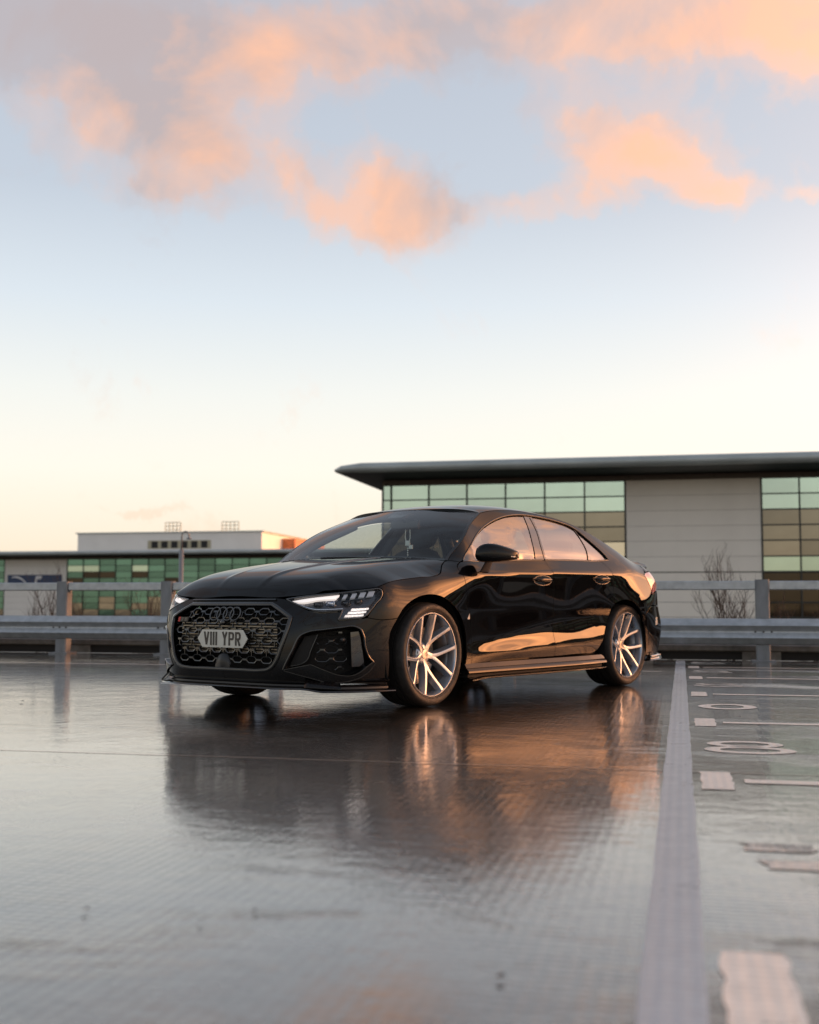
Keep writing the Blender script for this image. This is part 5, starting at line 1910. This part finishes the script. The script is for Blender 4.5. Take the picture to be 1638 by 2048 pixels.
# ---- the two office buildings
def building(root, a, cols, rows, colkind, pane_of, eave, name_b, far=False):
    """cols: list of (b0, b1, 'glass'|'panel', pitch); rows: list of (z0, z1)"""
    cache = {}
    for b0, b1, kind, pitch in cols:
        if kind == 'panel':
            for z0, z1 in rows:
                key = ('p', round(b1 - b0, 3), round(z1 - z0, 3))
                if key not in cache:
                    w, h = b1 - b0, z1 - z0
                    cache[key] = MB().box(-.05, .0, .003, w - .003, .004, h - .004, .003).build('cladding_panel', colkind, root)
                    o = cache[key]
                else:
                    o = cache[key].copy()
                    COL.objects.link(o)
                    o.parent = root
                o.location = (.02, b0, z0)
        else:
            n = max(1, round((b1 - b0) / pitch))
            edges = [b0 + (b1 - b0) * i / n for i in range(n + 1)]
            for i in range(n):
                for r, (z0, z1) in enumerate(rows):
                    mt = pane_of(r, i, (edges[i] + edges[i + 1]) / 2)
                    if mt is None:
                        continue
                    key = (mt, round(edges[i + 1] - edges[i], 3), round(z1 - z0, 3))
                    if key not in cache:
                        w, h = edges[i + 1] - edges[i], z1 - z0
                        cache[key] = MB().box(-.03, .0, .03, w - .03, .025, h - .025).build('pane', mt, root)
                        o = cache[key]
                    else:
                        o = cache[key].copy()
                        COL.objects.link(o)
                        o.parent = root
                    o.location = (-.03, edges[i], z0)
            zt, zb = rows[0][1], rows[-1][0]
            for e in edges:
                o = MB().box(-.06, .05, -.024, .024, zb, zt).build('mullion', 'mullion', root)
                o.location = (0, e, 0)
            for z0, z1 in rows:
                o = MB().box(-.06, .035, b0 + .025, b1 - .025, -.019, .019).build('transom', 'mullion', root)
                o.location = (0, 0, z0)


OFF = place(thing('office_building', 'green-glazed office block with wide overhanging roof behind the car', 'building'), -36, 0)
rows = [(4.67, 5.23), (4.12, 4.67), (3.57, 4.12), (3.03, 3.57), (2.47, 3.03), (1.93, 2.47)] + [(1.38 - .525 * i, 1.90 - .525 * i) for i in range(5)]
rows_low = [(-1.30 - 1.1 * i, -.78 - 1.1 * (i - .53)) for i in range(0)]


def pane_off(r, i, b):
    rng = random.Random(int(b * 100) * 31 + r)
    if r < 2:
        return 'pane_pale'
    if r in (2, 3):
        return 'pane_brown_reflect'  # same glass as above, its brown reflection put into the colour
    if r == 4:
        return 'pane_cream' if -1.2 < b < .4 else 'pane_brown_reflect'
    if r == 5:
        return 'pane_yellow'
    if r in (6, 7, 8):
        return 'pane_dark' if rng.random() < .8 else 'pane_brown_reflect'
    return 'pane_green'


cols = [(-8.65, -8.32, 'glass', .33), (-8.32, .36, 'glass', 1.447), (.40, 5.06, 'panel', 0), (5.10, 15.3, 'glass', 1.36), (15.34, 20.0, 'panel', 0), (20.04, 30.2, 'glass', 1.36), (30.24, 34.9, 'panel', 0), (34.94, 45.1, 'glass', 1.45), (45.14, 49.8, 'panel', 0), (49.84, 64.5, 'glass', 1.46), (64.54, 69.2, 'panel', 0), (69.24, 84, 'glass', 1.47)]
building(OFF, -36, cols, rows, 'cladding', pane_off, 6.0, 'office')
mb = MB().box(-22, -.07, -8.62, 84, -7, 5.43)
mb.build('core_wall', 'spandrel', OFF)
MB().box(-.06, .02, -8.65, 84, -7, rows[-1][0] - .03).build('plinth', 'cladding', OFF)
MB().box(-.07, .03, -8.66, 84, 5.235, 5.43).build('frieze', 'frieze', OFF)
MB().box(-.065, .025, -8.30, .34, 1.905, 1.925).build('band', 'spandrel', OFF)
mb = MB()
for b in [-8.5 + 3 * i for i in range(31)]:
    mb.box(.03, .036, b - .006, b + .006, 5.24, 5.425)
mb.build('frieze_joints', 'recess', OFF)
# roof: bull-nosed edge, dark soffit
nose = []
for i in range(13):
    t = -math.pi / 2 + math.pi * i / 12
    nose.append((2.08 + .20 * math.cos(t), 5.67 + .20 * math.sin(t)))
prof = [(-22.5, 5.44), (1.6, 5.45)] + nose + [(.6, 5.95), (-6, 6.25), (-22.5, 6.3)]


def roof_sweep(root, prof, b0, b1, mat_top, mat_soffit):
    v, f, fm = [], [], []
    k = len(prof)
    bs = [b0, b0 + .35, b0 + 1.2, b1]
    for j, b in enumerate(bs):
        s = (0.0, .55, .94, 1.0)[j]
        for a, z in prof:
            zz = 5.70 + (z - 5.70) * (.28 + .72 * s) if j < 3 else z
            v.append((a - (1 - s) * .9 if a > 1 else a, b, zz))
    for j in range(3):
        for i in range(k - 1):
            f.append((j * k + i, j * k + i + 1, (j + 1) * k + i + 1, (j + 1) * k + i))
            fm.append(1 if i < 3 else 0)
    f.append(tuple(range(k)))
    fm.append(0)
    f.append(tuple(3 * k + i for i in reversed(range(k))))
    fm.append(0)
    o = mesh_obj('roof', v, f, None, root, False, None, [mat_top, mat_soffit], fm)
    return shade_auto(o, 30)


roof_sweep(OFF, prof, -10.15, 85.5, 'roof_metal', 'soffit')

LOW = place(thing('distant_office', 'long distant green-glazed office with blue sign on a white wall', 'building'), -95, 0)
rowsL = [(5.15 - .585 * (i + 1), 5.15 - .585 * i) for i in range(10)]


def pane_low(r, i, b):
    rng = random.Random(int(b * 37) * 17 + r)
    if r >= 6:
        return 'pane_brown_reflect' if rng.random() < .55 else 'pane_green'
    if r in (2, 3) and rng.random() < .25:
        return 'pane_dark'
    if r == 1 and rng.random() < .3:
        return 'pane_yellow'
    return 'pane_green'


building(LOW, -95, [(-80, -60.6, 'glass', 1.68), (-60.55, -54.1, 'panel', 0), (-54.05, -31.0, 'glass', 1.68), (-30.9, -24.6, 'panel', 0), (-24.5, 10, 'glass', 1.7)], rowsL, 'cladding_white', pane_low, 6.0, 'low', True)
MB().box(-24, -.07, -80, 10, -7, 5.6).build('core_wall', 'spandrel', LOW)
MB().box(-.06, .02, -80, 10, -7, rowsL[-1][0] - .03).build('plinth', 'cladding_white', LOW)
MB().box(-.07, .03, -80, 10, 5.17, 5.55).build('frieze', 'frieze', LOW)
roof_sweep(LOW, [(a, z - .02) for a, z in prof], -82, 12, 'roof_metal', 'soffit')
# sign on the white wall: blue board with a pale swoosh and lettering mark
SG = thing('sign_board', parent=LOW)
MB().box(.03, .10, -60.2, -54.55, 2.35, 3.72).build('board', 'sign_blue', SG)
mb = MB()
pts = []
for i in range(15):
    t = i / 14
    pts.append((-59.75 + 1.75 * t, 3.05 + .42 * math.sin(math.pi * (.25 + .62 * t)) - .65 * t * t + .1))
for i in range(14):
    w0, w1 = .04 + .05 * math.sin(math.pi * i / 14), .04 + .05 * math.sin(math.pi * (i + 1) / 14)
    mb.add([(.105, pts[i][0], pts[i][1] - w0), (.105, pts[i + 1][0], pts[i + 1][1] - w1), (.105, pts[i + 1][0], pts[i + 1][1] + w1), (.105, pts[i][0], pts[i][1] + w0)], [(0, 1, 2, 3)])
mb.add([(.105, -57.35, 2.7), (.105, -57.15, 2.7), (.105, -57.05, 3.5), (.105, -57.25, 3.5)], [(0, 1, 2, 3)])
mb.add([(.105, -57.25, 3.62), (.105, -57.2, 3.30), (.105, -56.7, 3.30), (.105, -56.55, 3.58)], [(0, 1, 2, 3)])
mb.build('sign_mark', 'sign_white', SG)
# plant room on the roof
PR = thing('plant_room', parent=LOW)
mb = MB().box(-22, -4.0, -55.2, -36.2, 5.9, 7.82)
mb.build('plant_wall', 'cladding_white', PR)
MB().box(-22.1, -3.9, -55.4, -36.0, 7.80, 7.92).build('plant_coping', 'roof_metal', PR)
MB().box(-20, -10, -36.2, -34.9, 5.9, 7.5).build('end_wall', 'brick_orange', PR)
for i in range(6):
    MB().box(-4.02, -3.97, -47.4 + i * 1.02, -46.75 + i * 1.02, 6.35, 7.0).build('vent_opening', 'recess', PR)
MB().box(-4.01, -3.985, -47.8, -41.3, 6.28, 7.08).build('vent_surround', 'rail_yellow', PR)
for b0, b1 in ((-46.9, -45.3), (-41.0, -39.3)):
    mb = MB()
    for z in (8.25, 8.6, 8.95):
        mb.box(-6.03, -5.97, b0, b1, z - .03, z + .03)
    for i in range(5):
        b = b0 + (b1 - b0) * i / 4
        mb.box(-6.03, -5.97, b - .03, b + .03, 7.9, 8.98)
    mb.build('roof_railing', 'rail_yellow', PR)

TALL = place(thing('unseen_office', 'unseen green-glazed office block, added to darken the door reflections', 'building'), -31, 0)  # out of view, added so the car doors reflect something dark
rowsT = [(7.6 - .62 * (i + 1), 7.6 - .62 * i) for i in range(12)]
building(TALL, -31, [(36.1, 46.6, 'glass', 2.1), (46.7, 51.7, 'panel', 0), (51.8, 66.5, 'glass', 2.1), (66.6, 71.6, 'panel', 0), (71.7, 92, 'glass', 2.2)], rowsT, 'cladding', lambda r, i, b: ('pane_green', 'pane_dark', 'pane_dark', 'pane_brown_reflect')[(r * 7 + i * 3) % 4], 9.5, 'tall', True)
MB().box(-4.5, -.07, 36, 92.2, -7, 7.9).build('core_wall', 'spandrel', TALL)
MB().box(-5.2, .9, 35.2, 93, 7.9, 8.3, .1).build('roof_slab', 'roof_metal', TALL)

# ---- lamp column with a crook
LP = place(thing('lamp_column', 'slim grey lamp column with a curled top behind the barrier', 'lamp column'), -13.8, -7.05, -7.0)
mb = MB().tube([(0, 0, 0), (0, 0, 8.72)], .045, 12)
mb.build('column', 'lamp_grey', LP, True)
pts = [(0, 0, 8.70), (0, 0, 8.95)] + [(0, .075 - .075 * math.cos(t), 8.98 + .085 * math.sin(t)) for t in np.linspace(0, math.pi * 1.15, 12)]
MB().tube(pts, .016, 8).build('crook', 'lamp_grey', LP, True)
v, f = lathe([(0, -.02), (.045, -.015), (.05, 0), (.02, .03), (0, .035)], 14)
mesh_obj('lantern', [(x, z + .15, y + 8.93) for x, y, z in v], f, 'lamp_grey', LP, True)


# ---- bare winter shrubs beyond the barrier
def shrub(name, label, a, b, z, h, n, seed, spread=.5, group='bare shrubs beyond the barrier'):
    r = random.Random(seed)
    root = place(thing(name, label, 'shrub', group=group), a, b, z)
    stems, twigs = MB(), MB()

    def grow(p, d, length, rad, depth):
        pts = [p]
        q = Vector(p)
        dd = Vector(d)
        k = 5
        for i in range(k):
            dd = (dd + Vector((r.uniform(-.18, .18), r.uniform(-.18, .18), r.uniform(-.02, .16)))).normalized()
            q = q + dd * length / k
            pts.append(tuple(q))
        (stems if depth == 0 else twigs).tube(pts, [rad * (1 - .75 * i / k) for i in range(k + 1)], 4 if depth else 5, caps=False)
        if depth < 3:
            for i in range(2, k + 1):
                for _ in range(2 if depth < 2 else 1):
                    if r.random() < .8:
                        nd = (dd * .55 + Vector((r.uniform(-1, 1), r.uniform(-1, 1), r.uniform(.1, .9))) * .6).normalized()
                        grow(pts[i], nd, length * r.uniform(.32, .50), rad * .5, depth + 1)
    for i in range(n):
        d = Vector((r.uniform(-spread, spread), r.uniform(-spread, spread), 1)).normalized()
        grow((r.uniform(-.1, .1), r.uniform(-.15, .15), 0), d, h * r.uniform(.6, .85), .013, 0)
    stems.build('stems', 'twig', root)
    twigs.build('twigs', 'twig', root)


shrub('bare_shrub', 'tall leafless shrub beside the barrier post by the white cladding', -10.2, 3.05, -.75, 1.75, 9, 11, .42)
shrub('bare_shrub', 'smaller leafless shrub just behind the rear of the car', -10.6, 1.95, -.7, .85, 5, 5, .55)
shrub('bare_shrub', 'leafless shrub in front of the white wall with the blue sign', -11.0, -8.15, -.75, 1.6, 9, 23, .50)
shrub('bare_shrub', 'leafless shrub in front of the distant green windows by the lamp column', -11.6, -6.65, -.75, 1.4, 8, 31, .55)
shrub('bare_shrub', 'low leafless shrub below the dark office windows past the barrier post', -10.4, 4.2, -.7, 1.15, 6, 44, .55)


# ---- leaves and bits of dirt lying on the wet deck
def bit(label, x, y, s, seed):
    r = random.Random(seed)
    n = 7
    v = [(0, 0, s * .25)]
    for i in range(n):
        t = 2 * math.pi * i / n
        q = s * r.uniform(.6, 1.1)
        v.append((q * math.cos(t), q * .7 * math.sin(t), s * r.uniform(.02, .4)))
    f = [(0, 1 + i, 1 + (i + 1) % n) for i in range(n)]
    o = mesh_obj('dead_leaf', v, f, 'leaf_litter', None, True)
    o.location = (x, y, .006)
    tag(o, label, 'leaf', 'bits of leaf on the deck')


bit('dark curled leaf far left on the wet deck', 1.367, -1.335, 0.022, 3)
bit('tiny dark crumb beside the far left curled leaf', 1.350, -1.243, 0.014, 4)
bit('tiny dark speck below the second barrier post reflection', 0.411, -2.045, 0.010, 5)
bit('dark curled leaf between the painted bay lines', -0.478, 2.643, 0.018, 6)
bit('tiny dark speck beside the painted lane line behind the car', -1.184, 1.864, 0.010, 7)
bit('blurred dark leaf in the left foreground', 4.396, 3.295, 0.012, 8)
bit('blurred dark speck in the foreground, middle of three', 4.313, 3.534, 0.009, 9)
bit('blurred dark speck in the foreground nearest the car reflection', 4.194, 3.562, 0.008, 10)
bit('blurred dark leaf in the foreground beside the painted lane line', 4.254, 4.174, 0.014, 11)
